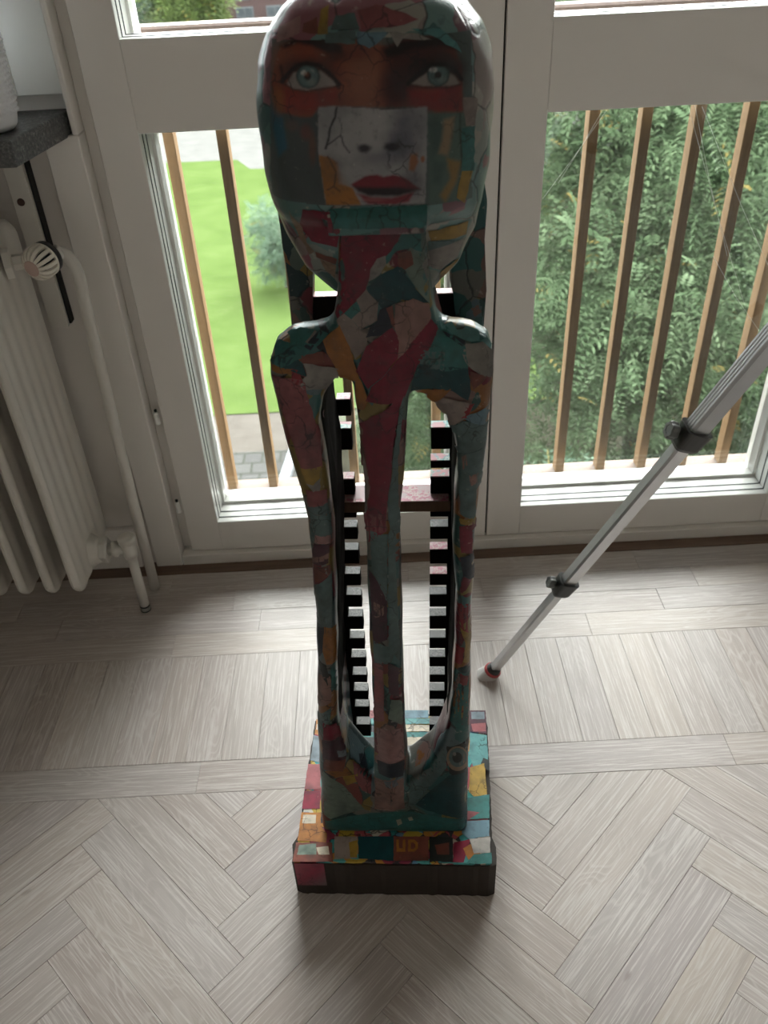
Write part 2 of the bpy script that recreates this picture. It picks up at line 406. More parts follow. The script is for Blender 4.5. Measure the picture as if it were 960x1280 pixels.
# ------------------------------------------------------------------ radiator with valve and pipes
M['rad'] = plain('old_radiator_enamel', (.62, .59, .54), .32, var=.04, scale=6)
M['pipe'] = plain('painted_pipe', (.60, .575, .53), .4, var=.05)
M['nickel'] = plain('dull_nickel', (.55, .53, .50), .35, .9)
rad = thing('radiator', 'white column radiator standing under the stone window sill', 'radiator', (-.84, 1.43, 0))
def loc_off(o, root):
    o.location = -Vector(root.location); return o
NY = 60; ZB, ZT, YA, YB = .142, .872, 1.312, 1.552
def section_mesh():
    pts = []
    prof = []
    for j in range(NY + 1):
        q = j / NY; e = min(q, 1 - q)
        t = .0105 * min(1, (e / .05)) ** .6 + .0012 * math.cos(q * 6 * 2 * PI) * (1 if .06 < q < .94 else 0)
        # bottom and top edges follow the rounded corners
        c = max(0, 1 - e / .16); dz = .035 * c * c
        prof.append((YA + (YB - YA) * q, t, dz))
    zs = [0, .004, .012, .025, .06, .3, .7, .94, .975, .988, .996, 1]
    th = [.25, .6, .9, 1, 1, 1, 1, 1, 1, .9, .6, .25]
    v = []; f = []; W = NY + 1
    for s in (1, -1):
        for zq, k in zip(zs, th):
            for y, t, dz in prof:
                lo, hi = ZB + dz, ZT - dz; v.append((s * t * k, y, lo + (hi - lo) * zq))
    Nz = len(zs); off = Nz * W
    for s in (0, 1):
        for a in range(Nz - 1):
            for b in range(NY):
                i = s * off + a * W + b; f.append((i, i + 1, i + W + 1, i + W))
    for a in range(Nz - 1):
        for b in (0, NY): i = a * W + b; f.append((i, i + W, i + W + off, i + off))
    for a in (0, Nz - 1):
        for b in range(NY): i = a * W + b; f.append((i, i + 1, i + 1 + off, i + off))
    return v, f
sv, sf = section_mesh()
s0 = pyobj('section', sv, sf, M['rad'], rad, True)
for k in range(9):
    s_ = s0 if k == 0 else s0.copy()
    if k: COL.objects.link(s_); s_.parent = rad
    s_.location = Vector((-.6525 - .0565 * k, 0, 0)) - Vector(rad.location)
for k in range(8):
    for z in (.185, .815):
        bm = bmesh.new(); x0 = -.6525 - .0565 * k; cyl(bm, (x0 - .04, 1.43, z), (x0 - .015, 1.43, z), .024, n=20); loc_off(obj('hub', bm, M['rad'], rad, True), rad)
# lower union, return valve and its pipe into the floor
bm = bmesh.new(); lathe(bm, (-.648, 1.43, .182), (1, 0, 0), [(0, .042), (.008, .036), (.018, .030), (.026, .028)], 28); loc_off(obj('hub', bm, M['rad'], rad, True), rad)
bm = bmesh.new(); lathe(bm, (-.623, 1.43, .182), (1, 0, 0), [(0, .027), (.002, .030), (.014, .030), (.016, .027)], 6); loc_off(obj('union_nut', bm, M['pipe'], rad), rad)
bm = bmesh.new(); lathe(bm, (-.610, 1.43, .182), (1, 0, 0), [(0, .014), (.012, .014), (.013, .018), (.022, .018), (.023, .013), (.052, .013)], 24); loc_off(obj('valve_body', bm, M['pipe'], rad, True), rad)
bm = bmesh.new(); lathe(bm, (-.562, 1.43, .160), (0, 0, 1), [(0, .015), (.012, .0165), (.030, .0165), (.036, .014), (.040, .016), (.041, .0195), (.052, .0195), (.055, .016), (.056, 0)], 24); loc_off(obj('valve_cap', bm, M['pipe'], rad, True), rad)
bm = bmesh.new(); tube(bm, [(-.562, 1.43, .165), (-.5625, 1.43, .09), (-.563, 1.428, .001)], .0108); loc_off(obj('return_pipe', bm, M['pipe'], rad, True), rad)
bm = bmesh.new(); cyl(bm, (-.563, 1.428, .0125), (-.563, 1.428, .0165), .0112, n=20); cyl(bm, (-.563, 1.428, .0008), (-.563, 1.428, .0028), .0116, n=20); loc_off(obj('chipped_band', bm, M['gasket'], rad, True), rad)
# supply pipe rising from the floor, bending towards the thermostatic valve
arc = [(-.556, 1.503, .001), (-.5535, 1.503, .2), (-.549, 1.503, .42), (-.542, 1.503, .66), (-.5385, 1.503, .762)]
for k in range(1, 9):
    a = k / 8 * PI / 2; arc.append((-.5385 - .020 * (1 - math.cos(a)), 1.503 - .012 * (1 - math.cos(a)), .762 + .052 * math.sin(a)))
arc.append((-.567, 1.487, .8155))
bm = bmesh.new(); tube(bm, arc, .0115); loc_off(obj('supply_pipe', bm, M['pipe'], rad, True), rad)
bm = bmesh.new(); lathe(bm, (-.556, 1.493, .8155), Vector((-.75, -.66, .0)), [(0, .0125), (.003, .0145), (.010, .0145), (.011, .0125), (.014, .0125), (.015, .0150), (.022, .0150), (.023, .013), (.03, .013)], 24)
loc_off(obj('valve_collar', bm, M['nickel'], rad, True), rad)
bm = bmesh.new(); lathe(bm, (-.575, 1.468, .8155), (-1, -.35, 0), [(0, .013), (.02, .013), (.021, .018), (.032, .018), (.033, .014), (.055, .014), (.058, .026), (.07, .027)], 6); loc_off(obj('union_nut', bm, M['pipe'], rad), rad)
hd = Vector((-.36, -.92, -.12)).normalized(); hb0 = Vector((-.569, 1.466, .8185))
bm = bmesh.new(); lathe(bm, hb0, hd, [(-.006, .016), (0, .0285), (.010, .0295), (.013, .028), (.014, .02)], 40); loc_off(obj('valve_ring', bm, plain('black_plastic', (.02, .02, .021), .4), rad, True), rad)
tv = bpy.data.objects.new('thermostat_head', None); COL.objects.link(tv); tv.parent = rad; tv.location = -Vector(rad.location)
M['trv'] = plain('ivory_plastic', (.72, .68, .60), .35)
M['trvcap'] = plain('aged_plastic_cap', (.52, .38, .33), .45)
bm = bmesh.new(); lathe(bm, hb0 + hd * .013, hd, [(0, .021), (.016, .021), (.028, .014), (.030, 0)], 32); obj('sensor_core', bm, M['gasket'], tv, True)
ts = hd.cross(Vector((0, 0, 1))).normalized(); tt = hd.cross(ts)
for k in range(16):
    a = 2 * PI * k / 16; rd = ts * math.cos(a) + tt * math.sin(a); tg = hd.cross(rd)
    prof_ = [(.012, .029), (.022, .0298), (.032, .0292), (.040, .0262), (.046, .0205), (.0495, .013)]
    v = []; f = []
    for q, r in prof_:
        w = .0032 * (.55 + .45 * r / .03)
        for dr, sw in ((0, -1), (0, 1), (-.005, 1), (-.005, -1)): v.append(hb0 + hd * q + rd * (r + dr) + tg * (w * sw))
    for i in range(len(prof_) - 1):
        for j in range(4): f.append((i * 4 + j, i * 4 + (j + 1) % 4, i * 4 + 4 + (j + 1) % 4, i * 4 + 4 + j))
    f += [(0, 1, 2, 3), tuple(len(v) - 4 + j for j in range(4))]
    pyobj('rib', v, f, M['trv'], tv)
bm = bmesh.new(); lathe(bm, hb0 + hd * .046, hd, [(0, .0145), (.003, .0145), (.0042, .013), (.0045, 0)], 32); obj('end_cap', bm, M['trvcap'], tv, True)
bm = bmesh.new(); lathe(bm, hb0 + hd * .0115, hd, [(0, .0296), (.003, .0300), (.0035, .028), (.0035, .024), (0, .024)], 40); obj('cage_rim', bm, M['trv'], tv, True)
# steel wall bracket behind the radiator
br = thing('wall_bracket', 'grey steel wall bracket strip with a dark screw behind the radiator', 'bracket', (-.628, 1.598, .64))
bm = bmesh.new(); bbox(bm, -.0175, .0145, -.028, -.025, 0, .345, .0006); bbox(bm, .0145, .0175, -.028, .0015, 0, .345, .0006); loc = obj('channel', bm, M['pipe'], br)
bm = bmesh.new(); lathe(bm, (-.003, -.028, .245), (0, -1, 0), [(0, .007), (.002, .0065), (.004, .004), (.0042, 0)], 16); obj('screw', bm, plain('rusty_screw', (.08, .04, .032), .6), br, True)
bm = bmesh.new(); bbox(bm, .0180, .0225, -.018, .0015, .004, .345); obj('slot', bm, M['black'], br)

# ------------------------------------------------------------------ tripod at the right
M['alu'] = plain('brushed_aluminium', (.62, .63, .64), .32, .85, var=.05, scale=60)
M['alu_dark'] = plain('grooved_aluminium', (.42, .43, .44), .38, .85, var=.05, scale=60)
M['clamp'] = plain('dark_grey_plastic', (.035, .036, .036), .42)
M['knob'] = plain('grey_plastic_knob', (.10, .105, .10), .35)
M['redrub'] = plain('red_rubber', (.36, .035, .04), .5)
M['whiterub'] = plain('off_white_rubber', (.62, .60, .58), .6)
foot = Vector((.198, 1.172, 0)); apex = foot + Vector((.366, -.194, .91)) * 1.42
tri = thing('tripod', 'aluminium telescopic tripod leg with red and white rubber foot on the oak floor', 'tripod', (apex.x, apex.y, 0))
def prism(bm, a, b, w, h, side, ch=.15):
    """box section tube with chamfered corners; side = direction of its width"""
    a, b = Vector(a), Vector(b); d = (b - a).normalized(); s = (side - d * side.dot(d)).normalized(); t = d.cross(s)
    c = ch * min(w, h); R = []
    for p in (a, b):
        L = [(w / 2 - c, h / 2), (w / 2, h / 2 - c), (w / 2, -h / 2 + c), (w / 2 - c, -h / 2), (-w / 2 + c, -h / 2), (-w / 2, -h / 2 + c), (-w / 2, h / 2 - c), (-w / 2 + c, h / 2)]
        R.append([bm.verts.new(p + s * x + t * y) for x, y in L])
    for i in range(8): bm.faces.new((R[0][i], R[0][(i + 1) % 8], R[1][(i + 1) % 8], R[1][i]))
    bm.faces.new(R[0]); bm.faces.new(R[1][::-1])
def tripod_leg(f0, top, side):
    d = (top - f0).normalized(); Lg = (top - f0).length; s = (side - d * side.dot(d)).normalized(); t = d.cross(s)
    lg = bpy.data.objects.new('leg', None); COL.objects.link(lg); lg.parent = tri; lg.location = -Vector(tri.location)
    P = lambda q: f0 + d * q
    bm = bmesh.new(); prism(bm, P(.030), P(.345), .0195, .0165, s); obj('lower_tube', bm, M['alu'], lg)
    bm = bmesh.new(); prism(bm, P(.318), P(.735), .0255, .0215, s); obj('middle_tube', bm, M['alu'], lg)
    bm = bmesh.new(); prism(bm, P(.705), P(Lg - .03), .0315, .027, s)
    obj('upper_tube', bm, M['alu_dark'], lg)
    for k in (-.0085, -.0028, .0028, .0085):                                    # raised flutes on the upper face
        bm = bmesh.new()
        q = s * .0160 + t * k
        prism(bm, P(.712) + q, P(Lg - .04) + q, .0014, .0040, s, .3); obj('flute', bm, M['alu'], lg)
    for q, w, h in ((.322, .034, .030), (.706, .041, .036)):
        c = bmesh.new(); lathe_prof = [(-.018, .86), (-.012, 1.0), (.012, 1.06), (.020, 1.1)]
        rings = []
        for a, k in lathe_prof:
            R = []
            for i in range(24):
                an = 2 * PI * i / 24; ca, sa = math.cos(an), math.sin(an); e = .45
                R.append(c.verts.new(P(q + a) + s * (w / 2 * k * abs(ca) ** e * (1 if ca > 0 else -1)) + t * (h / 2 * k * abs(sa) ** e * (1 if sa > 0 else -1))))
            rings.append(R)
        for A, B in zip(rings, rings[1:]):
            for i in range(24): c.faces.new((A[i], A[(i + 1) % 24], B[(i + 1) % 24], B[i]))
        c.faces.new(rings[0]); c.faces.new(rings[-1][::-1])
        cl = obj('clamp', c, M['clamp'], lg, False)
        kd = (s * .95 + t * .1 * (1 if t.z > 0 else -1)).normalized(); kb = P(q + .004) + kd * (w * .5)
        bm = bmesh.new(); lathe(bm, kb - kd * .004, kd, [(0, .005), (.010, .005)], 12); obj('bolt', bm, M['clamp'], lg, True)
        bm = bmesh.new(); n = 36; kk = w / .041; up = kd.cross(d).normalized(); u2 = kd.cross(up); rings = []
        for a, rr in ((.006, .9), (.008, 1), (.017, 1), (.0195, .9), (.0195, .55), (.0185, .5)):
            rings.append([bm.verts.new(kb + kd * a * kk + (up * math.cos(2 * PI * i / n) + u2 * math.sin(2 * PI * i / n)) * (.0128 * rr * kk * (1 + .09 * math.cos(6 * 2 * PI * i / n)))) for i in range(n)])
        for A, B in zip(rings, rings[1:]):
            for i in range(n): bm.faces.new((A[i], A[(i + 1) % n], B[(i + 1) % n], B[i]))
        bm.faces.new(rings[0]); bm.faces.new(rings[-1][::-1]); obj('knob', bm, M['knob'], lg)
    bm = bmesh.new(); lathe(bm, P(.022), d, [(0, .0145), (.004, .0145), (.013, .0125), (.014, .0)], 28); obj('foot_socket', bm, M['clamp'], lg, True)
    bm = bmesh.new(); lathe(bm, P(.0175), d, [(0, .0165), (.0015, .0178), (.0055, .0178), (.007, .0165), (.007, .0)], 28); obj('foot_ring', bm, M['redrub'], lg, True)
    bm = bmesh.new(); up = Vector((0, 0, 1)); A = []; B = []
    for i in range(28):
        an = 2 * PI * i / 28; ca, sa = math.cos(an), math.sin(an); e = .6
        A.append(bm.verts.new(Vector((f0.x + .0215 * abs(ca) ** e * (1 if ca > 0 else -1) - .002, f0.y + .0165 * abs(sa) ** e * (1 if sa > 0 else -1), .0004))))
        B.append(bm.verts.new(P(.0185) + s * (.0165 * ca) + t * (.0165 * sa)))
    mid = [bm.verts.new(Vector((v.co.x, v.co.y, .0055))) for v in A]
    # line the tops up with the sole by angle
    B = sorted(B, key=lambda v: math.atan2(v.co.y - P(.0185).y, v.co.x - P(.0185).x)); mid2 = sorted(range(28), key=lambda i: math.atan2(A[i].co.y - f0.y, A[i].co.x - f0.x))
    for i in range(28):
        j = (i + 1) % 28; a, b = mid2[i], mid2[j]
        bm.faces.new((A[a], A[b], mid[b], mid[a])); bm.faces.new((mid[a], mid[b], B[j], B[i]))
    bm.faces.new(A); bm.faces.new(B); obj('rubber_foot', bm, M['whiterub'], lg, False)
tripod_leg(foot, apex, Vector((-1.311, -.216, .482)))
v1 = foot - Vector((apex.x, apex.y, 0)); apx = Vector((apex.x, apex.y, 0))
for an in (120, -120):
    q = Matrix.Rotation(math.radians(an), 3, 'Z') @ v1
    f1 = apx + q; tripod_leg(f1, apex, (Matrix.Rotation(math.radians(an), 3, 'Z') @ Vector((-1.311, -.216, .482))))
bm = bmesh.new(); lathe(bm, (0, 0, apex.z - .07), (0, 0, 1), [(0, .02), (.02, .035), (.08, .045), (.10, .03), (.24, .018), (.25, .03), (.262, .03)], 24); obj('shoulder', bm, M['clamp'], tri, True)

# ------------------------------------------------------------------ balcony railing
def mat_wood(name, a, b):
    t = NT(name); v = t.coord('Object', (40, 40, 4)); n = t.noise(v, 3, 5, .6)
    t.bump(n, .2, .001); return t.set(t.ramp(n, [(.3, a), (.7, b)]), .7, 0, .2)
M['cedar'] = mat_wood('oiled_railing_wood', (.125, .072, .032), (.175, .104, .049))
M['cedar2'] = mat_wood('weathered_rail_wood', (.085, .062, .050), (.115, .085, .069))
rl = thing('balcony_railing', 'brown wooden balcony railing of square balusters outside the glass doors', 'railing', (.24, 1.775, 0))
b0 = None
for k in range(17):
    x = -.391 - .105 * 2 + .105 * k
    if b0 is None:
        bm = bmesh.new(); bbox(bm, -.0105, .0105, -.016, .016, .098, 1.0878, .001); b0 = obj('baluster', bm, M['cedar'], rl); bb = b0
    else: bb = b0.copy(); COL.objects.link(bb); bb.parent = rl
    bb.location = (x - .24 + .006, 0, 0); bb.rotation_euler = (0, 0, random.uniform(-.03, .03))
M['cap'] = mat_wood('weathered_handrail', (.070, .052, .043), (.092, .069, .057))
box('handrail', -.95, .95, -.032, .028, 1.088, 1.133, M['cap'], rl, .004)
box('bottom_rail', -.95, .95, -.03, .03, .055, .0975, M['cedar2'], rl, .003)
for s in (-1, 1): box('post', s * .93 - .03, s * .93 + .03, -.03, .03, -.2, 1.074, M['cedar'], rl, .003)
box('fixing', -.93, .93, -.10, .02, -.02, .0, M['cedar2'], rl)

# ------------------------------------------------------------------ garden below
GZ = -6.0
def ground(name, pts, z, m, label=None, cat=None):
    return pyobj(name, [(x, y, z) for x, y in pts], [tuple(range(len(pts)))], m)
def mat_lawn():
    t = NT('lawn_grass'); v = t.coord(); n1 = t.noise(v, 1.1, 5, .65); n2 = t.noise(v, 30, 4, .7)
    c = t.ramp(n1, [(.3, (.030, .046, .013)), (.5, (.037, .055, .016)), (.7, (.044, .062, .020))])
    c = t.mix(c, (.028, .043, .012), t.ramp(n2, [(.45, (0, 0, 0)), (.75, (.6, .6, .6))])); t.bump(n2, .5, .03); return t.set(c, .95, 0, 0)
def mat_gravel(name, a, b, sc=6):
    t = NT(name); v = t.coord(); n = t.noise(v, sc, 6, .7); return t.set(t.ramp(n, [(.35, a), (.65, b)]), .95, 0, 0)
def mat_pavers():
    t = NT('concrete_pavers'); v = t.coord(); b = t.n('TexBrick'); t.l(v, b.inputs['Vector'])
    b.inputs['Color1'].default_value = (.036, .035, .034, 1); b.inputs['Color2'].default_value = (.042, .041, .039, 1); b.inputs['Mortar'].default_value = (.024, .025, .021, 1)
    b.inputs['Scale'].default_value = 1.0; b.inputs['Mortar Size'].default_value = .02; b.inputs['Brick Width'].default_value = .30; b.inputs['Row Height'].default_value = .30
    return t.set(b.outputs['Color'], .9, 0, 0)
M['lawn'] = mat_lawn(); M['plaza'] = mat_gravel('pale_asphalt', (.056, .055, .052), (.070, .068, .064), 2); M['soil'] = mat_gravel('dark_soil', (.010, .0095, .007), (.018, .017, .012), 3)  # soil has a dark tone of its own
M['path'] = mat_gravel('sandy_path', (.043, .038, .033), (.055, .049, .043), 3)
tag(pyobj('ground', [(-90, 3, GZ - .05), (90, 3, GZ - .05), (90, 160, GZ - .05), (-90, 160, GZ - .05)], [(0, 1, 2, 3)], M['soil']), kind='structure')
tag(ground('lawn', [(-30, 13.25), (3.0, 13.0), (3.6, 29.6), (-4.0, 30.2), (-4.6, 31.6), (-30, 32.5)], GZ + .02, M['lawn']), kind='structure')
tag(ground('gravel_path', [(-30, 11.75), (-.6, 11.75), (-.2, 13.0), (-30, 13.3)], GZ + .01, M['path']), kind='structure')
tag(ground('paved_terrace', [(-30, 5), (-1.1, 5), (-1.1, 11.75), (-30, 11.75)], GZ + .012, mat_pavers()), kind='structure')
tag(ground('plaza', [(-40, 32.5), (-4.6, 31.6), (-4, 30.2), (3.6, 29.6), (20, 30), (20, 47), (-40, 47)], GZ + .012, M['plaza']), kind='structure')
o = box('kerb', -.08, .08, -1.7, 1.7, 0, .12, plain('concrete_kerb', (.09, .095, .10), .9)); o.location = (-1.55, 10.6, GZ); o.rotation_euler = (0, 0, -.12)
tag(o, 'grey concrete kerb at the edge of the paved terrace below', 'kerb')

# ------------------------------------------------------------------ the collaged figure with its disc rack
def mat_collage(name, scale=15.0, pal=None, rough=.32, seed=0.0, dim=1.0):
    pal = pal or [(.05, .19, .19), (.26, .03, .055), (.02, .075, .085), (.38, .23, .20), (.10, .26, .26), (.44, .18, .05), (.30, .29, .26), (.03, .035, .05), (.20, .30, .33), (.33, .09, .08), (.06, .15, .14), (.40, .29, .09), (.17, .24, .21)]
    pal = [tuple(k * dim for k in p) for p in pal]
    t = NT(name); c0 = t.n('TexCoord'); mp = t.n('Mapping'); mp.inputs['Location'].default_value = (seed, seed * .7, seed * 1.3); t.l(c0.outputs['Object'], mp.inputs[0])
    nz = t.n('TexNoise'); nz.inputs['Scale'].default_value = 22; nz.inputs['Detail'].default_value = 5; t.l(mp.outputs[0], nz.inputs['Vector'])
    sub = t.n('VectorMath', operation='SUBTRACT'); t.l(nz.outputs['Color'], sub.inputs[0]); sub.inputs[1].default_value = (.5, .5, .5)
    scl = t.n('VectorMath', operation='SCALE'); t.l(sub.outputs[0], scl.inputs[0]); scl.inputs['Scale'].default_value = .035
    add = t.n('VectorMath', operation='ADD'); t.l(mp.outputs[0], add.inputs[0]); t.l(scl.outputs[0], add.inputs[1])
    vo = t.n('TexVoronoi'); vo.inputs['Scale'].default_value = scale; t.l(add.outputs[0], vo.inputs['Vector'])
    sp = t.n('SeparateColor'); t.l(vo.outputs['Color'], sp.inputs[0])
    n = len(pal); col = t.ramp(sp.outputs[0], [(i / n, p) for i, p in enumerate(pal)], 'CONSTANT')
    vb = t.n('TexVoronoi'); vb.inputs['Scale'].default_value = scale * 2.1; t.l(add.outputs[0], vb.inputs['Vector']); sb = t.n('SeparateColor'); t.l(vb.outputs['Color'], sb.inputs[0])
    col = t.mix(col, t.ramp(sb.outputs[1], [(i / n, p) for i, p in enumerate(pal[::-1])], 'CONSTANT'), t.ramp(sb.outputs[0], [(.52, (0, 0, 0)), (.53, (1, 1, 1))]))
    sm = t.noise(mp.outputs[0], 60, 5, .65); st = t.noise(mp.outputs[0], 190, 3, .6)
    col = t.mix(col, (.34, .31, .27), t.math('MULTIPLY', t.ramp(sm, [(.62, (0, 0, 0)), (.70, (1, 1, 1))]), .45))
    col = t.mix(col, (.02, .022, .025), t.math('MULTIPLY', t.ramp(sm, [(.30, (1, 1, 1)), (.38, (0, 0, 0))]), .5))
    ve = t.n('TexVoronoi', feature='DISTANCE_TO_EDGE'); ve.inputs['Scale'].default_value = scale; t.l(add.outputs[0], ve.inputs['Vector'])
    col = t.mix(col, (.012, .012, .014), t.math('MULTIPLY', t.ramp(ve.outputs['Distance'], [(.006, (1, 1, 1)), (.02, (0, 0, 0))]), .75))
    t.bump(t.math('ADD', st, t.math('MULTIPLY', t.ramp(ve.outputs['Distance'], [(0, (0, 0, 0)), (.03, (1, 1, 1))]), 1.5)), .3, .0008)
    t.set(col, rough, 0, .28)
    return t.m
M['collage'] = mat_collage('torn_paper_collage', dim=.3)
M['headpaper'] = mat_collage('pale_paper_collage', 17, [(.34, .38, .35), (.12, .27, .26), (.36, .14, .17), (.45, .43, .38), (.20, .34, .33), (.24, .12, .15), (.40, .40, .38), (.07, .17, .17), (.36, .30, .28), (.15, .28, .26)], .3, 3.0, .42)
M['basepaper'] = mat_collage('poster_paper_collage', 22, [(.06, .34, .34), (.45, .10, .12), (.60, .52, .42), (.10, .42, .42), (.30, .05, .09), (.55, .25, .06), (.12, .28, .45), (.05, .05, .06), (.62, .58, .50), (.5, .35, .06)], .3, 8.0)
M['blackwood'] = plain('black_stained_wood', (.008, .0065, .006), .85, var=.3, scale=40, spec=.04)
M['darkbark'] = plain('dark_bark_edge', (.022, .014, .010), .75, var=.4, scale=60, bump=.6)
M['rawwood'] = mat_wood('raw_shelf_wood', (.13, .078, .05), (.19, .115, .075))
def mat_paint(name):
    t = NT(name); a = t.n('Attribute', attribute_name='print'); v = t.coord(); n1 = t.noise(v, 150, 4, .65); n2 = t.noise(v, 420, 2, .6)
    c = t.mix(a.outputs['Color'], (.02, .02, .022), t.math('MULTIPLY', t.ramp(n1, [(.30, (1, 1, 1)), (.42, (0, 0, 0))]), .30))
    c = t.mix(c, (.5, .46, .40), t.math('MULTIPLY', t.ramp(n1, [(.66, (0, 0, 0)), (.74, (1, 1, 1))]), .22))
    ve = t.n('TexVoronoi', feature='DISTANCE_TO_EDGE'); ve.inputs['Scale'].default_value = 38
    wv = t.n('VectorMath', operation='ADD'); nc = t.n('TexNoise'); nc.inputs['Scale'].default_value = 40; nc.inputs['Detail'].default_value = 3; t.l(v, nc.inputs['Vector'])
    sc = t.n('VectorMath', operation='SCALE'); sc.inputs['Scale'].default_value = .03; t.l(nc.outputs['Color'], sc.inputs[0]); t.l(v, wv.inputs[0]); t.l(sc.outputs[0], wv.inputs[1]); t.l(wv.outputs[0], ve.inputs['Vector'])
    part = t.ramp(t.noise(v, 16, 2), [(.50, (0, 0, 0)), (.58, (1, 1, 1))])
    c = t.mix(c, (.010, .010, .011), t.math('MULTIPLY', t.math('MULTIPLY', t.ramp(ve.outputs['Distance'], [(.012, (1, 1, 1)), (.03, (0, 0, 0))]), part), .65))
    big = t.noise(v, 28, 3, .6); c = t.mix(c, (.03, .035, .037), t.math('MULTIPLY', t.ramp(big, [(.5, (0, 0, 0)), (.75, (1, 1, 1))]), .55))
    t.bump(t.math('ADD', n1, n2), .18, .0006); t.set(c, .33, 0, .25); return t.m
M['print'] = mat_paint('printed_paper')

# --- signed distance modelling on a grid, then surface nets
def poly_sdf(P, X, Z):
    P = np.array(P); d = np.full(X.shape, 1e9); ins = np.zeros(X.shape, bool)
    for i in range(len(P)):
        a, b = P[i - 1], P[i]; e = b - a; wx, wz = X - a[0], Z - a[1]
        t = np.clip((wx * e[0] + wz * e[1]) / (e @ e + 1e-12), 0, 1)
        d = np.minimum(d, (wx - e[0] * t) ** 2 + (wz - e[1] * t) ** 2)
        c = ((a[1] <= Z) & (b[1] > Z)) | ((b[1] <= Z) & (a[1] > Z))
        with np.errstate(divide='ignore', invalid='ignore'): xi = a[0] + (Z - a[1]) * e[0] / (e[1] if e[1] else 1e-12)
        ins ^= c & (X < xi)
    return np.where(ins, -1, 1) * np.sqrt(d)
def smin(a, b, k): h = np.maximum(k - np.abs(a - b), 0) / k; return np.minimum(a, b) - h * h * k * .25
def slab(d2, y, y0, y1, r):
    """extrude a 2-D distance between y0 and y1 with edges rounded by r"""
    q = np.abs(y - (y0 + y1) / 2) - (y1 - y0) / 2
    a, b = d2 + r, q + r
    return np.minimum(np.maximum(a, b), 0) + np.sqrt(np.maximum(a, 0) ** 2 + np.maximum(b, 0) ** 2) - r
def surface_nets(F, org, h):
    S = F < 0; nx, ny, nz = F.shape; acc = np.zeros((nx - 1, ny - 1, nz - 1, 3)); cnt = np.zeros((nx - 1, ny - 1, nz - 1))
    sl = lambda o, n: slice(o, n - 1 + o)
    cor = [(i, j, k) for i in (0, 1) for j in (0, 1) for k in (0, 1)]
    for a in cor:
        for ax in range(3):
            if a[ax]: continue
            b = list(a); b[ax] = 1
            fa = F[sl(a[0], nx), sl(a[1], ny), sl(a[2], nz)]; fb = F[sl(b[0], nx), sl(b[1], ny), sl(b[2], nz)]
            m = (fa < 0) != (fb < 0); t = np.where(m, fa / np.where(m, fa - fb, 1), 0)
            for c in range(3): acc[..., c] += np.where(m, a[c] + (t if c == ax else 0), 0)
            cnt += m
    act = cnt > 0; idx = np.full(act.shape, -1); n = int(act.sum()); idx[act] = np.arange(n)
    I = np.argwhere(act); V = np.array(org) + (I + acc[act] / cnt[act][:, None]) * h
    Fc = []
    for ax in range(3):
        o1, o2 = [(1, 2), (2, 0), (0, 1)][ax]
        A = [slice(0, -1) if q == ax else slice(1, -1) for q in range(3)]; B = [slice(1, None) if q == ax else slice(1, -1) for q in range(3)]
        sa, sb = S[tuple(A)], S[tuple(B)]; C = np.argwhere(sa != sb); flip = sa[tuple(C.T)]
        C = C + np.array([0 if q == ax else 1 for q in range(3)])
        e1 = np.eye(3, dtype=int)[o1]; e2 = np.eye(3, dtype=int)[o2]
        g = lambda c: idx[tuple(c.T)]
        Q = np.stack([g(C - e1 - e2), g(C - e2), g(C), g(C - e1)], 1)
        Q[~flip] = Q[~flip][:, ::-1]; Fc.append(Q)
    return V, np.concatenate(Fc)
def grid(x0, x1, y0, y1, z0, z1, h):
    xs, ys, zs = np.arange(x0, x1, h), np.arange(y0, y1, h), np.arange(z0, z1, h)
    return xs[:, None, None], ys[None, :, None], zs[None, None, :]
def np_mesh(name, V, F, smooth=True):
    me = bpy.data.meshes.new(name); me.vertices.add(len(V)); me.vertices.foreach_set('co', V.ravel().astype(np.float32))
    k = F.shape[1]; me.loops.add(F.size); me.loops.foreach_set('vertex_index', F.ravel().astype(np.int32))
    me.polygons.add(len(F)); me.polygons.foreach_set('loop_start', (np.arange(len(F)) * k).astype(np.int32))
    me.update(calc_edges=True); me.validate()
    if smooth: me.polygons.foreach_set('use_smooth', np.ones(len(me.polygons), bool))
    return me

BZ = .092
OUT_L = [(-.117, BZ), (-.115, .139), (-.109, .222), (-.102, .336), (-.092, .455), (-.085, .56), (-.082, .642), (-.079, .716), (-.088, .785), (-.097, .848), (-.103, .902), (-.101, .918), (-.093, .937), (-.074, .951), (-.03, .957)]
OUT_R = [(.07, .957), (.109, .951), (.126, .939), (.131, .919), (.132, .892), (.129, .843), (.124, .781), (.117, .713), (.117, .613), (.117, .501), (.118, .372), (.118, .244), (.118, .142), (.118, BZ)]
HOLE_L = [(-.021, .898), (-.030, .899), (-.040, .891), (-.049, .877), (-.055, .848), (-.052, .796), (-.050, .752), (-.050, .706), (-.054, .631), (-.061, .519), (-.068, .426), (-.071, .349), (-.064, .285), (-.045, .247), (-.027, .214)]
POLE_L = [(-.027, .168), (-.025, .214), (-.019, .359), (-.015, .519), (-.012, .63), (-.011, .705), (-.010, .774), (-.010, .837), (-.014, .876), (-.019, .893)]
HOLE_R = [(.046, .883), (.056, .882), (.068, .872), (.082, .855), (.091, .83), (.096, .793), (.094, .75), (.092, .68), (.096, .603), (.095, .519), (.092, .41), (.088, .35), (.077, .302), (.060, .257), (.027, .219)]
POLE_R = [(.029, .173), (.025, .219), (.024, .359), (.025, .519), (.027, .63), (.027, .705), (.034, .773), (.040, .836), (.042, .868)]
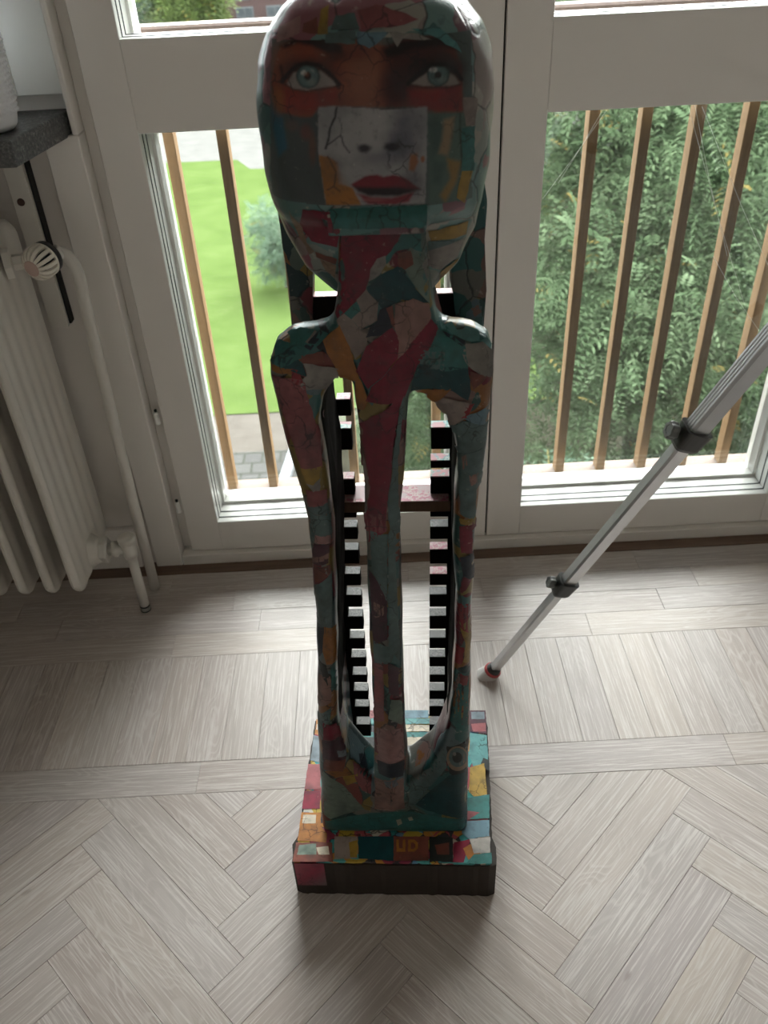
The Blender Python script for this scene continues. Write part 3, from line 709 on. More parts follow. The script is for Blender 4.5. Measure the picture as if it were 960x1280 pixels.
def build_body():
    h = .0027; X, Y, Z = grid(-.145, .160, .030, .250, .080, 1.100, h)
    X2, Z2 = X[:, 0, :], Z[:, 0, :]; X2 = np.broadcast_to(X2, (X.shape[0], Z.shape[2])); Z2 = np.broadcast_to(Z2, X2.shape)
    e3 = lambda a: a[:, None, :]
    outer = poly_sdf(OUT_L + OUT_R, X2, Z2)
    hl = poly_sdf(HOLE_L + POLE_L[1:], X2, Z2); hr = poly_sdf(HOLE_R + POLE_R[1:], X2, Z2)
    # the whole flat figure without its middle pole
    wide_l = poly_sdf(HOLE_L + [(.0, .214), (.0, .893)], X2, Z2); wide_r = poly_sdf(HOLE_R + [(.004, .219), (.004, .874)], X2, Z2)
    fig = np.maximum(np.maximum(outer, -hl), -hr)
    yf = .055 + .012 * np.clip((Z2 - .86) / .1, 0, 1) - .006 * np.clip((.20 - Z2) / .1, 0, 1)
    D = slab(e3(np.maximum(np.maximum(outer, -wide_l), -wide_r)), Y - e3(yf - .055), .055, .135, .017)
    D = np.maximum(D, Y - e3(.135 - .040 * np.clip((Z2 - .86) / .05, 0, 1)))      # shoulders are thinner than the arms
    pole = poly_sdf([(-.027, .16)] + POLE_L[1:-1] + [(-.016, .90), (-.010, .935), (.045, .935), (.044, .90)] + POLE_R[::-1][1:-1] + [(.029, .16)], X2, Z2)
    cx = np.interp(Z2, [.16, .36, .52, .7, .84, .95], [.001, .0025, .005, .008, .015, .019])
    ridge = .044 + .40 * np.abs(X2 - cx) + .010 * np.clip((Z2 - .80) / .1, 0, 1)
    Dp = np.maximum(slab(e3(pole), Y, .040, .115, .008), (e3(ridge) - Y) * .9)
    D = smin(D, Dp, .008)
    neck = poly_sdf([(-.036, .93), (-.028, .969), (-.025, .984), (-.020, 1.024), (-.016, 1.06), (-.014, 1.095), (.062, 1.095), (.064, 1.051), (.066, 1.021), (.068, .99), (.071, .968), (.080, .93)], X2, Z2)
    D = smin(D, slab(e3(neck), Y, .058, .165, .010), .012)
    # deep side boards behind the arms
    sl_ = poly_sdf([(-.098, BZ), (-.094, .30), (-.086, .45), (-.079, .6), (-.076, .72), (-.082, .82), (-.090, .88), (-.050, .89), (-.054, .83), (-.051, .75), (-.053, .64), (-.061, .52), (-.069, .42), (-.073, .34), (-.072, BZ)], X2, Z2)
    sr_ = poly_sdf([(.108, BZ), (.110, .40), (.109, .6), (.109, .72), (.115, .80), (.120, .88), (.075, .88), (.091, .83), (.095, .79), (.093, .7), (.096, .6), (.095, .5), (.092, .41), (.090, .34), (.088, BZ)], X2, Z2)
    D = smin(D, slab(e3(sl_), Y, .09, .222, .004), .006); D = smin(D, slab(e3(sr_), Y, .09, .222, .004), .006)
    # shallow hand-carved facets
    D = D + .0012 * np.sin(X * 61 + Z * 23) * np.sin(Y * 70 - Z * 41 + 1.0) 
    D = np.maximum(D, BZ - .0005 - Z)
    return surface_nets(D, (-.145, .030, .080), h)
def build_head():
    h = .0027; X, Y, Z = grid(-.110, .145, .015, .245, .945, 1.285, h)
    z = Z[0, 0, :]
    zk = [.950, .962, .980, 1.008, 1.040, 1.073, 1.103, 1.138, 1.165, 1.191, 1.214, 1.230, 1.245, 1.256, 1.262]
    a = np.interp(z, zk, [.004, .030, .055, .079, .0945, .1015, .1055, .1070, .1068, .1030, .0930, .0790, .0590, .034, .004])
    bf = np.interp(z, [.950, .962, .980, 1.008, 1.040, 1.058, 1.064, 1.073, 1.103, 1.138, 1.165, 1.191, 1.214, 1.230, 1.245, 1.256, 1.262], [.010, .026, .042, .056, .064, .070, .080, .0915, .0935, .0935, .0930, .0910, .0840, .0740, .0560, .034, .004])
    bb = np.interp(z, zk, [.004, .025, .045, .064, .078, .086, .091, .093, .093, .090, .082, .070, .054, .032, .004])
    cx = np.interp(z, [.95, 1.05, 1.25], [.022, .0175, .0215])
    xx = np.abs(X - cx[None, None, :]); yy = Y - .130
    b = np.where(yy < 0, bf[None, None, :], bb[None, None, :]); n = np.where(yy < 0, 3.0, 2.2); aa = a[None, None, :]
    D = ((xx / aa) ** n + (np.abs(yy) / b) ** n) ** (1 / n) - 1; D = D * np.minimum(aa, b) * .9
    D = np.maximum(D, np.maximum(z[None, None, :] - 1.262, .950 - z[None, None, :]))
    # ledge under the mouth: a flat bar standing proud of the throat
    bar = np.maximum(np.maximum(np.abs(X - .0205) - .0445, np.abs(Z - 1.0685) - .0105), np.maximum(.0335 - Y, Y - .09)); D = smin(D, bar, .004)
    D = D + .0009 * np.sin(X * 83 + Z * 37) * np.sin(Y * 90 + Z * 71)
    return surface_nets(D, (-.110, .015, .945), h)

fig = thing('figure_sculpture', 'tall wooden figure sculpture covered in teal and red paper collage', 'sculpture', (-.0155, .713, 0), math.radians(-4))
bv, bf_ = build_body()
me = np_mesh('body', bv, bf_); me.materials.append(M['collage']); me.materials.append(M['blackwood'])
nrm = np.zeros(len(me.polygons) * 3, np.float32); me.polygons.foreach_get('normal', nrm); nrm = nrm.reshape(-1, 3)
cen = np.zeros(len(me.polygons) * 3, np.float32); me.polygons.foreach_get('center', cen); cen = cen.reshape(-1, 3)
blk = (cen[:, 2] > .34) & (cen[:, 2] < .89) & (cen[:, 1] > .085) & (np.sign(cen[:, 0] - .018) * nrm[:, 0] < -.5) & (np.abs(cen[:, 0] - .018) > .045)
me.polygons.foreach_set('material_index', blk.astype(np.int32))
body = link_mesh('body', me, None, fig)
hv, hf_ = build_head()
me = np_mesh('head', hv, hf_); me.materials.append(M['headpaper']); head = link_mesh('head', me, None, fig)
tag(head, 'egg-shaped head with a pasted face')
def laplacian(me, it):
    bm = bmesh.new(); bm.from_mesh(me)
    for _ in range(it): bmesh.ops.smooth_vert(bm, verts=bm.verts[:], factor=.5, use_axis_x=True, use_axis_y=True, use_axis_z=True)
    bm.to_mesh(me); bm.free()
laplacian(body.data, 3); laplacian(head.data, 3)

# base board: dark slab, slightly wider along the front, poster paper on top
def extrude_poly(P, z0, z1, axis='z', ofs=0.0):
    n = len(P); mk = (lambda p, q: (p[0], p[1], q)) if axis == 'z' else (lambda p, q: (p[0], q, p[1]))
    v = [mk(p, z0) for p in P] + [mk(p, z1) for p in P]; f = [tuple(range(n))[::-1], tuple(range(n, 2 * n))]
    for i in range(n): j = (i + 1) % n; f.append((i, j, n + j, n + i))
    return v, f
def wobble(P, amp, step, seed):
    rg = random.Random(seed); out = []
    for i in range(len(P)):
        a, b = Vector(P[i]), Vector(P[(i + 1) % len(P)]); n = max(1, int((b - a).length / step))
        for k in range(n): q = a + (b - a) * k / n; out.append((q.x + rg.uniform(-amp, amp), q.y + rg.uniform(-amp, amp)))
    return out
BASE = [(-.159, .004), (-.150, 0), (.150, 0), (.161, .004), (.163, .034), (.158, .050), (.161, .16), (.164, .27), (.160, .300), (.148, .304), (-.140, .290), (-.152, .282), (-.154, .16), (-.155, .05), (-.162, .034)]
v, f = extrude_poly(wobble(BASE, .0009, .008, 3), 0.0005, BZ - .006); pyobj('base_board', v, f, M['darkbark'], fig)
TOPP = [(-.155, .003), (.152, .003), (.153, .05), (.154, .16), (.157, .285), (.148, .298), (-.138, .286), (-.149, .278), (-.150, .16), (-.152, .05)]
v, f = extrude_poly(wobble(TOPP, .0006, .010, 4), BZ - .0062, BZ - .0008); pyobj('base_top', v, f, M['basepaper'], fig)

# disc rack: two notched strips, teeth, shelf and crossbar
YR0, YR1 = .222, .240
def plate(name, P, y0, y1, m, par, bev=.0008):
    v, f = extrude_poly(P, y0, y1, 'y'); bm = bmesh.new(); vv = [bm.verts.new(p) for p in v]
    for q in f: bm.faces.new([vv[i] for i in q])
    if bev: bmesh.ops.bevel(bm, geom=bm.edges[:], offset=bev, segments=1, affect='EDGES')
    return obj(name, bm, m, par)
plate('rack_strip', [(-.094, .118), (-.068, .110), (-.0635, .5), (-.054, .72), (-.060, .88), (-.094, .88), (-.076, .6)], YR0, YR1, M['blackwood'], fig)
plate('rack_strip', [(.083, .110), (.108, .118), (.106, .6), (.120, .88), (.088, .88), (.092, .72), (.0885, .5)], YR0, YR1, M['blackwood'], fig)
plate('back_panel', [(-.100, .878), (-.074, .878), (-.072, .91), (-.067, .96), (-.060, 1.03), (-.080, 1.062), (-.092, 1.066), (-.101, 1.045), (-.099, .99), (-.0965, .95)], YR0 - .004, YR1, M['collage'], fig, .003)
plate('back_panel', [(.101, .878), (.131, .878), (.133, .93), (.129, .99), (.131, 1.03), (.126, 1.058), (.116, 1.064), (.104, 1.05), (.092, .98), (.090, .945), (.099, .91)], YR0 - .004, YR1, M['collage'], fig, .003)
def mat_speckle(name, a, b, hi, sc=170):
    t = NT(name); v = t.coord(); n = t.noise(v, sc, 4, .75); m_ = t.noise(v, 35, 2)
    c = t.mix(t.ramp(n, [(.42, a), (.50, b), (.56, a)]), hi, t.ramp(m_, [(.5, (0, 0, 0)), (.56, (1, 1, 1))])); t.bump(n, .4, .001); return t.set(c, .5)
M['news'] = mat_speckle('newsprint_paper', (.03, .03, .028), (.11, .105, .10), (.05, .048, .046))
M['pinkp'] = mat_speckle('pink_paper', (.62, .22, .28), (.70, .55, .52), (.60, .40, .42), 90)
M['tealp'] = mat_speckle('teal_paper', (.12, .40, .42), (.60, .62, .58), (.55, .25, .28), 70)
def tooth(x0, x1, z0, z1, top):
    bm = bmesh.new(); bbox(bm, x0, x1, YR0, YR1 - .001, z0, z1 - .0012, .0008); o = obj('tooth', bm, M['blackwood'], fig)
    bm = bmesh.new(); bbox(bm, x0 + .0002, x1 - .0002, YR0 + .0003, YR1 - .001, z1 - .0012, z1, 0); obj('tooth_paper', bm, top, o)
TL = [(.79, .765), (.747, .713), (.667, .640), (.614, .600), (.584, .561), (.542, .515), (.496, .4725), (.454, .4285), (.409, .381), (.362, .337), (.3185, .2955), (.2775, .258), (.2385, .216), (.199, .1715), (.152, .120)]
TR = [(.800, .785), (.746, .712), (.695, .682), (.669, .640), (.614, .600), (.583, .56), (.542, .514), (.495, .472), (.454, .428), (.4095, .381), (.3625, .338), (.319, .296), (.278, .2585), (.239, .217), (.200, .173), (.152, .125)]
for k, (b, a) in enumerate(TL):
    q = np.interp((a + b) / 2, [.1, .5, .75], [0, 1, 2]); xi = np.interp((a + b) / 2, [.1, .5, .75], [-.068, -.064, -.053]); xe = np.interp((a + b) / 2, [.1, .43, .72, .8], [-.044, -.0415, -.038, -.035])
    tooth(xi - .001, xe, a, b, M['pinkp'] if k in (0, 2) else M['tealp'] if k == 1 else M['news'])
for k, (b, a) in enumerate(TR):
    xe = np.interp((a + b) / 2, [.1, .5, .75], [.0835, .0890, .0925]); xi = np.interp((a + b) / 2, [.1, .43, .72, .8], [.0585, .062, .0665, .069])
    tooth(xi, xe + .001, a, b, M['tealp'] if k in (1, 2, 3) else M['pinkp'] if k in (7, 6) else M['news'])
sh = box('shelf', -.068, .0925, .205, .246, .6215, .6388, M['rawwood'], fig, .0008)
box('shelf_paper', -.066, .090, .206, .2455, .6389, .6396, M['pinkp'], sh)
cb = box('crossbar', -.078, .102, .2225, .2385, .885, .926, M['blackwood'], fig, .0008)
box('crossbar_paper', -.076, .100, .223, .2383, .9261, .927, M['pinkp'], cb)

PAPER = [(0.26, 0.022, 0.05), (0.055, 0.215, 0.205), (0.018, 0.085, 0.1), (0.22, 0.29, 0.24), (0.36, 0.29, 0.26), (0.38, 0.22, 0.19), (0.03, 0.04, 0.06), (0.24, 0.08, 0.06), (0.45, 0.18, 0.045), (0.36, 0.33, 0.3), (0.36, 0.04, 0.05), (0.13, 0.34, 0.34), (0.17, 0.29, 0.36), (0.36, 0.11, 0.12), (0.44, 0.28, 0.06), (0.14, 0.22, 0.22), (0.46, 0.25, 0.24), (0.1, 0.04, 0.06), (0.48, 0.45, 0.42), (0.03, 0.035, 0.035), (0.42, 0.29, 0.2), (0.22, 0.27, 0.31), (0.66, 0.58, 0.46)]
SCRAPS = [
 (0,0,-120,10636,500,10637,310,10351,256,10301,178,10278,107,10163,90,10083,43,9961,-173,9750,-248,9684,-268,9725,-204,10119), (1,0,500,10637,623,10649,644,10301,540,10277,478,10372,361,10349,266,10230,229,10276,310,10351), (3,0,491,10385,644,10308,665,9811,509,10036,446,10147,409,10223),
 (7,0,374,10330,495,10353,518,10219,434,10169,370,10225), (9,0,173,10286,257,10314,259,10230,197,10133,84,10070,108,10189), (2,0,370,10209,509,10023,652,9824,399,9878,208,9787,158,9860,77,9941,65,10016,202,10132),
 (4,0,58,9997,171,9860,149,9672,-20,9575,-109,9693,-22,9777,-42,9892), (1,0,-42,9877,-8,9777,-109,9687,-173,9750), (4,0,-109,9693,-20,9575,69,9601,26,9404,-96,9256,-140,9407,-237,9633,-249,9671,-173,9750),
 (6,0,181,9788,296,9832,301,9594,196,9517,24,9492,69,9601,149,9672), (7,0,241,9800,306,9826,328,9587,288,9618), (5,0,331,9839,506,9887,654,9815,669,9665,381,9286,332,9249,353,9446,310,9623),
 (0,0,295,9594,357,9475,338,9258,26,8911,-97,9114,26,9404,196,9523), (0,0,669,9670,744,9534,457,8975,365,8753,-11,8761,57,8940,381,9294), (8,0,-223,9635,-140,9407,-90,9145,19,8781,-31,8664,-213,8637,-272,8859,-283,9069,-350,9269,-411,9434,-239,9605),
 (1,0,-1006,9215,-942,9354,-748,9486,-337,9594,-237,9633,-411,9434,-638,9261,-876,9151), (6,0,-614,9375,-411,9540,-380,9529,-562,9318), (4,0,-598,9414,-496,9506,-476,9498,-564,9397),
 (2,0,-1014,9199,-743,9372,-633,9144,-612,9056,-935,9178), (7,0,-694,9268,-418,9328,-415,9196,-643,9197), (9,0,-643,9203,-276,9141,-314,8893,-666,8924,-717,9000,-611,9071),
 (10,0,-767,9149,-678,9122,-660,8992,-778,8966), (8,0,-994,9203,-935,9178,-762,9143,-767,9084,-967,9112), (13,0,-974,9073,-647,9025,-537,8186,-537,8593,-559,8165,-561,7932,-778,7964),
 (14,0,-778,7964,-565,7957,-598,7813,-664,7737,-738,7759), (9,0,-738,7759,-664,7737,-584,7814,-606,7653,-672,7645), (13,0,-754,7670,-536,7640,-543,7447,-744,7413),
 (15,0,-751,7418,-542,7455,-541,7304,-739,7314), (15,0,-744,7299,-536,7287,-530,6877,-712,7013,-753,6833,-785,6887), (16,0,-703,7004,-565,6978,-574,6862,-722,6899),
 (0,0,-140,8468,403,8837,328,8680,243,8223,218,7901,159,7545,112,7131,-142,6865,-13,7743,-71,8366), (7,0,-228,8702,-140,8468,-71,8366,-13,7743,-79,7788,-150,7911,-168,8401), (15,0,350,8737,383,8825,336,8362,295,8051,280,6868,174,7153,159,7545,226,7899,257,8220),
 (4,0,-79,8207,-7,7745,-39,7554,-69,7942), (1,0,718,9619,1021,9345,1051,9114,813,9089,546,9178,486,8973,731,9540), (15,0,605,9350,813,9308,813,9083,518,9158),
 (11,0,746,9609,970,9530,1198,9433,1309,9237,1189,9361,1021,9398,772,9523), (6,0,772,9512,1021,9393,993,9347,827,9452), (9,0,1021,9372,1189,9361,1325,9205,1334,8952,1165,9049,1051,9143,994,9262),
 (7,0,1080,9083,1244,9012,1196,8951,1111,8881,1082,8964), (2,0,546,9178,1051,9114,1083,8872,1056,8761,884,8877,656,8909,455,8869,487,9004), (8,0,498,8881,884,8901,770,8775,625,8646),
 (4,0,667,8601,792,8795,1071,8730,1017,8547,826,8398,710,8517), (10,0,1043,8700,1126,8728,1045,8562,989,8564), (12,0,989,8564,1323,8700,1280,8469,1219,8448),
 (15,0,826,8398,1017,8530,1219,8455,1273,8482,1227,8171,974,8100), (15,0,968,8093,1228,8161,1214,7136,1006,7281), (5,0,1011,8058,1053,8110,1070,7969,1028,7880),
 (5,0,1087,7827,1176,7846,1166,7696,1105,7680), (14,0,992,7218,1163,7222,1150,7105,1008,7143), (0,0,993,7104,1196,6937,1187,6642,1013,6701,995,6906),
 (15,0,-738,7323,-524,7266,-532,6969,-702,7011,-721,7121), (16,0,-708,7010,-549,6972,-558,6854,-719,6896), (17,0,-729,6881,-565,6860,-603,6562,-776,6524,-764,6748),
 (5,0,-761,6658,-584,6725,-596,6637,-763,6556), (7,0,-786,6493,-581,6514,-589,6356,-780,6214,-798,6378), (15,0,-810,6154,-581,6355,-613,5436,-821,5428,-865,5602),
 (6,0,-820,5436,-721,5494,-753,5107,-875,4845), (8,0,-737,5492,-603,5405,-641,4767,-764,4800,-792,5023), (19,0,-874,4856,-765,4786,-755,4270,-834,4556),
 (5,0,-888,4546,-739,4549,-763,4040,-968,3885), (1,0,-718,4794,-658,4553,-678,4228,-746,4263), (15,0,-1014,3681,-769,3955,-810,3655,-1070,3256),
 (0,0,-909,3600,-716,3528,-705,3246,-940,3226), (17,0,-951,3229,-700,3217,-641,2819,-659,2741,-995,2523), (21,0,-763,2996,-654,2897,-650,2788,-757,2843),
 (7,0,-941,2790,-658,2749,-703,2490,-995,2523), (3,0,-1020,2459,-735,2151,-431,1586,-985,1311,-1091,1379), (14,0,-721,2353,-499,2403,-508,2223,-680,2137),
 (13,0,-561,2629,-301,2205,-308,1929,-446,2021,-540,2309), (13,0,-102,7340,146,7396,135,7127,-86,7107), (15,0,-43,7128,147,7096,105,6043,-53,6567),
 (15,0,152,7095,288,7312,293,7110,283,5998,248,4835,87,5237,108,5972), (17,0,-95,6523,99,6239,78,5386,-103,5266,-91,5926), (5,0,-56,6022,66,5984,53,5823,-65,5733),
 (15,0,-100,5338,190,5198,106,4949,-107,4906), (13,0,-107,4892,16,4972,-20,3772,-169,3682), (17,0,68,4973,261,4728,255,4153,53,4361),
 (3,0,79,4224,255,4135,241,3601,32,3836), (16,0,-183,3557,230,3546,222,2863,-226,2710), (6,0,-183,2812,228,2826,199,2438,-160,2513),
 (5,0,-222,2375,197,2392,194,1612,-278,1602), (21,0,-93,2362,91,2429,122,2267,-61,2234), (0,0,993,7094,1164,7189,1203,6561,1103,6697,1019,6709),
 (6,0,1006,6638,1147,6697,1196,6215,1038,6350), (10,0,967,5862,1204,5871,1203,5244,1114,5323,1036,5430,990,5749), (14,0,1013,5464,1164,5287,1141,4754,1060,4822,1085,5178),
 (10,0,967,5102,1071,5106,1045,4775,955,4725), (1,0,959,4653,1202,4543,1200,3313,898,3559), (10,0,1032,4602,1146,4495,1115,4350,1018,4416),
 (5,0,918,4208,1017,4596,1018,4424,923,4111), (1,0,-1090,1247,-321,1503,285,1511,1208,1307,1162,1106,1045,1031,-318,314,-1136,327), (15,0,300,2197,815,2975,849,2596,365,1689,251,1654),
 (19,0,849,3048,1164,3221,1193,2111,886,2474), (2,0,365,1701,886,2428,1160,2457,1208,1294,513,1581), (22,0,52,1310,129,1335,145,1220,78,1174),
 (22,0,236,1362,302,1392,327,1306,261,1287), (20,0,1191,2422,1173,2515,1140,2538,1095,2530,1040,2523,983,2532,928,2568,884,2632,856,2716,846,2809,855,2901,883,2989,926,3067,977,3113,1033,3115,1087,3060,1133,2948,1169,2737), (15,0,1139,2762,1133,2693,1110,2653,1075,2630,1033,2619,988,2625,946,2652,911,2701,889,2767,881,2841,888,2915,910,2984,943,3042,984,3075,1027,3076,1069,3038,1105,2965,1129,2863),
 (19,0,1072,2833,1069,2791,1057,2756,1038,2734,1015,2723,990,2724,967,2739,948,2766,935,2803,930,2845,934,2887,946,2926,965,2956,988,2973,1012,2974,1035,2956,1054,2923,1067,2880), (9,0,986,2934,985,2918,981,2904,974,2893,966,2887,958,2887,950,2892,943,2901,939,2915,937,2930,938,2946,942,2960,949,2971,957,2977,965,2978,973,2973,980,2964,984,2950), (15,1,-142,12164,101,12164,92,12080,-149,12094),
 (12,1,108,12160,368,12148,303,12100,204,12045,109,12077), (9,1,368,12148,601,12126,707,12080,558,12090,473,12103,429,12046,398,12094), (13,1,115,12298,264,12326,455,12276,602,12218,432,12183,144,12173),
 (7,1,-324,12220,-210,12263,-190,12151,-335,12166), (14,1,-177,12306,-111,12338,-125,12150,-208,12148), (11,1,538,12161,771,12146,901,12045,945,11967,728,12096),
 (15,1,-56,12270,94,12282,134,12173,-102,12175), (4,1,958,11653,1080,11624,1066,11418,984,11429), (1,1,950,11417,1066,11418,1063,11044,954,11072),
 (14,1,954,11072,1051,11048,984,10777,910,10844), (16,1,-539,12196,-347,12271,-358,12160,-563,12091), (0,1,-463,10794,-204,10788,-128,10636,-203,10368,-446,10425,-537,10578),
 (20,1,-600,10776,-526,10621,-495,10405,-425,10313,-486,10276,-595,10573), (7,1,-425,10313,-215,10244,-235,10184,-419,10253), (20,1,-387,10241,-230,10176,-258,10029,-340,10106),
 (14,1,659,10511,1036,10540,1019,10395,684,10404), (15,1,658,10406,906,10380,895,10284,657,10301), (9,1,657,10301,1015,10372,938,10185,776,10072,682,10124),
 (14,1,777,10054,953,10158,884,10065,749,9901), (1,0,656,10163,763,10135,750,10004,668,10029), (1,1,-211,10814,649,10821,652,10642,-183,10652)]
BASE_SCRAPS = [
 (8,-1494,2820,-1382,2820,-1375,2437,-1478,2490), (22,-1474,2709,-1412,2709,-1407,2572,-1470,2588), (21,-1501,2463,-1374,2426,-1318,1865,-1502,1914), (13,-1536,1838,-1315,1840,-1264,1327,-1540,1325),
 (0,-1538,1301,-1262,1304,-1239,956,-1538,953), (8,-1538,885,-1212,888,-1195,644,-1074,494,-1080,345,-1543,373), (22,-1504,840,-1288,843,-1279,687,-1502,685), (7,-1562,339,-983,346,-934,15,-1575,7),
 (3,-1503,297,-1233,322,-1213,134,-1521,130), (22,-1226,259,-1035,282,-1002,137,-1175,135), (4,-953,452,-582,457,-558,81,-919,56), (14,-711,349,-578,393,-560,102,-674,100),
 (2,-575,457,1,463,13,44,-539,78), (7,1,463,562,470,560,51,13,44), (8,49,409,91,409,95,258,152,259,149,410,192,411,196,202,54,200), (8,234,411,335,412,393,354,393,262,337,204,238,202),
 (7,277,361,320,361,351,328,351,278,321,249,279,248), (19,570,470,948,453,936,32,579,52), (7,658,324,888,368,883,161,694,159), (0,965,369,1235,436,1105,34,936,32),
 (8,1102,267,1278,373,1381,159,1181,76), (18,1205,435,1544,473,1527,210,1269,183), (1,1268,166,1546,202,1537,16,1141,11), (17,1311,3065,1622,3065,1614,2504,1315,2546),
 (21,1352,2997,1596,2998,1591,2830,1354,2829), (13,1340,2719,1603,2748,1600,2558,1375,2546), (11,1314,2524,1612,2467,1604,1925,1346,1774,1274,2023), (19,1516,1984,1617,1935,1607,1712,1466,1834),
 (14,1285,1783,1530,1874,1542,1258,1357,1178,1242,1293), (1,1214,1186,1578,1249,1550,806,1196,776), (13,1160,948,1403,906,1172,749), (12,1132,748,1548,775,1529,481,1197,435,1093,532),
 (12,131,3107,575,3108,574,2849,136,2847), (13,-536,3106,-446,3106,-433,2846,-513,2845), (11,-691,2834,618,2838,617,2716,-683,2701), (22,138,2704,578,2689,577,2553,141,2540),
 (1,-672,2526,812,2533,810,2420,-665,2413), (22,144,2417,680,2420,336,2182,148,2202), (17,336,2182,507,2329,938,2368,890,2185,336,2151), (19,-796,2413,-421,2414,-411,2204,-781,2202),
 (1,-781,2196,805,2185,738,1969,-765,1970), (22,-637,1960,-401,1998,-389,1771,-560,1745), (22,152,1945,624,1928,279,1556,159,1569), (13,339,1876,507,1902,339,1776,236,1726),
 (11,11,1529,675,1928,506,1630,98,1339)]

# --- torn paper scraps glued over the figure: outlines in tenths of a millimetre on the front (x, z)
def cdt_patch(P, step, jag, rg):
    out = []
    for i in range(len(P)):
        a, b = Vector(P[i]), Vector(P[(i + 1) % len(P)]); L = (b - a).length; n = max(1, int(L / .005)); nn_ = Vector((-(b - a).y, (b - a).x)).normalized()
        for k in range(n): q = a + (b - a) * (k / n); out.append(q + nn_ * (rg.uniform(-jag, jag) if k else 0))
    x0, x1 = min(p.x for p in out), max(p.x for p in out); z0, z1 = min(p.y for p in out), max(p.y for p in out); pts = list(out)
    x = x0 + step / 2
    while x < x1:
        z = z0 + step / 2
        while z < z1: pts.append(Vector((x + rg.uniform(-.1, .1) * step, z))); z += step
        x += step
    n = len(out); r = delaunay_2d_cdt(pts, [(i, (i + 1) % n) for i in range(n)], [list(range(n))], 1, 1e-6)
    return r[0], r[2]
def bvh(o): return BVHTree.FromPolygons([v.co.copy() for v in o.data.vertices], [tuple(p.vertices) for p in o.data.polygons])
TREES = [bvh(body), bvh(head)]
def print_mesh(name, V, F, cols, par):
    me = bpy.data.meshes.new(name); me.from_pydata(V, [], F); me.update()
    at = me.attributes.new('print', 'FLOAT_COLOR', 'POINT'); at.data.foreach_set('color', np.array(cols, np.float32).ravel())
    me.polygons.foreach_set('use_smooth', np.ones(len(me.polygons), bool)); me.materials.append(M['print'])
    return link_mesh(name, me, None, par)
def drape(P, tree, lift, rg, step=.0055, jag=.0007):
    """lay a flat outline (x, z) on the carved front, following the surface"""
    vs_, fs = cdt_patch(P, step, jag, rg); V = []; ok = []
    for p in vs_:
        hit, nr, _, _ = tree.ray_cast(Vector((p.x, -.05, p.y)), Vector((0, 1, 0)))
        good = hit is not None and nr.y < -.12 and hit.y < .2
        ok.append(good); V.append(hit + nr * lift if good else Vector((p.x, 0, p.y)))
    F = [f for f in fs if all(ok[i] for i in f)]
    F = [f for f in F if max(V[i].y for i in f) - min(V[i].y for i in f) < .012]
    used = sorted({i for f in F for i in f}); mp = {u: k for k, u in enumerate(used)}
    return [tuple(V[u]) for u in used], [tuple(mp[i] for i in f) for f in F]
_rg = random.Random(5); LAID = []
for k, s in enumerate(SCRAPS):
    P = [(s[i] / 1e4, s[i + 1] / 1e4) for i in range(2, len(s), 2)]
    bb_ = (min(p[0] for p in P), max(p[0] for p in P), min(p[1] for p in P), max(p[1] for p in P))
    lay = 1 + max([l for t_, b, l in LAID if t_ == s[1] and b[0] < bb_[1] and b[1] > bb_[0] and b[2] < bb_[3] and b[3] > bb_[2]] or [-1]); LAID.append((s[1], bb_, lay))
    V, F = drape(P, TREES[s[1]], (.0009 if s[1] else .0004) + .00017 * min(lay, 9), _rg, .0055 if bb_[1] - bb_[0] > .02 else .0035)
    if not F: continue
    c = np.array(PAPER[s[0]]) * .38; cols = [(*np.clip(c * _rg.uniform(.85, 1.15) * (1 + .10 * math.sin(v[0] * 90 + k) * math.sin(v[2] * 70 + k)), 0, 1), 1) for v in V]
    print_mesh('paper_scrap', V, F, cols, head if s[1] else body)
for k, s in enumerate(BASE_SCRAPS):
    P = [(s[i] / 1e4, s[i + 1] / 1e4) for i in range(1, len(s), 2)]
    vs_, fs = cdt_patch(P, .012, .0005, _rg); z = BZ + .00003 * k - .0007
    c = np.array(PAPER[s[0]]); cols = [(*np.clip(c * _rg.uniform(.85, 1.15), 0, 1), 1) for _ in vs_]
    print_mesh('paper_scrap', [(p.x, min(max(p.y, .001), .303), z + .0004) for p in vs_], [tuple(f) for f in fs], cols, fig)
# scrap folded over the front left corner of the base
print_mesh('paper_scrap', [(-.155, -.0016, .028), (-.108, -.0016, .028), (-.108, -.0016, .0915), (-.155, -.0016, .0915)], [(0, 1, 2, 3)], [(.20, .03, .05, 1), (.12, .10, .11, 1), (.26, .04, .07, 1), (.30, .05, .08, 1)], fig)

# --- the printed face: one sheet on the front of the head, painted by vertex colour
def seg_d(U, Vv, pts):
    d = np.full(U.shape, 1e9)
    for (ax, ay), (bx, by) in zip(pts, pts[1:]):
        ex_, ey_ = bx - ax, by - ay; t = np.clip(((U - ax) * ex_ + (Vv - ay) * ey_) / (ex_ * ex_ + ey_ * ey_ + 1e-9), 0, 1)
        d = np.minimum(d, np.hypot(U - ax - ex_ * t, Vv - ay - ey_ * t))
    return d
class Print:
    def __init__(s, U, V, col): s.U, s.V = U, V; s.c = np.tile(np.array(col, float), (len(U), 1))
    def put(s, m, col): m = np.clip(m, 0, 1)[:, None]; s.c = s.c * (1 - m) + np.array(col) * m
    def poly(s, P, col, soft=4, al=1): s.put(al * np.clip(.5 - poly_sdf(P, s.U, s.V) / (2 * soft), 0, 1), col)
    def oval(s, cx, cy, rx, ry, col, soft=.25, al=1): q = np.hypot((s.U - cx) / rx, (s.V - cy) / ry); s.put(al * np.clip((1 + soft / 2 - q) / soft, 0, 1), col)
    def line(s, P, w, col, soft=3, al=1): s.put(al * np.clip(.5 - (seg_d(s.U, s.V, P) - w / 2) / (2 * soft), 0, 1), col)
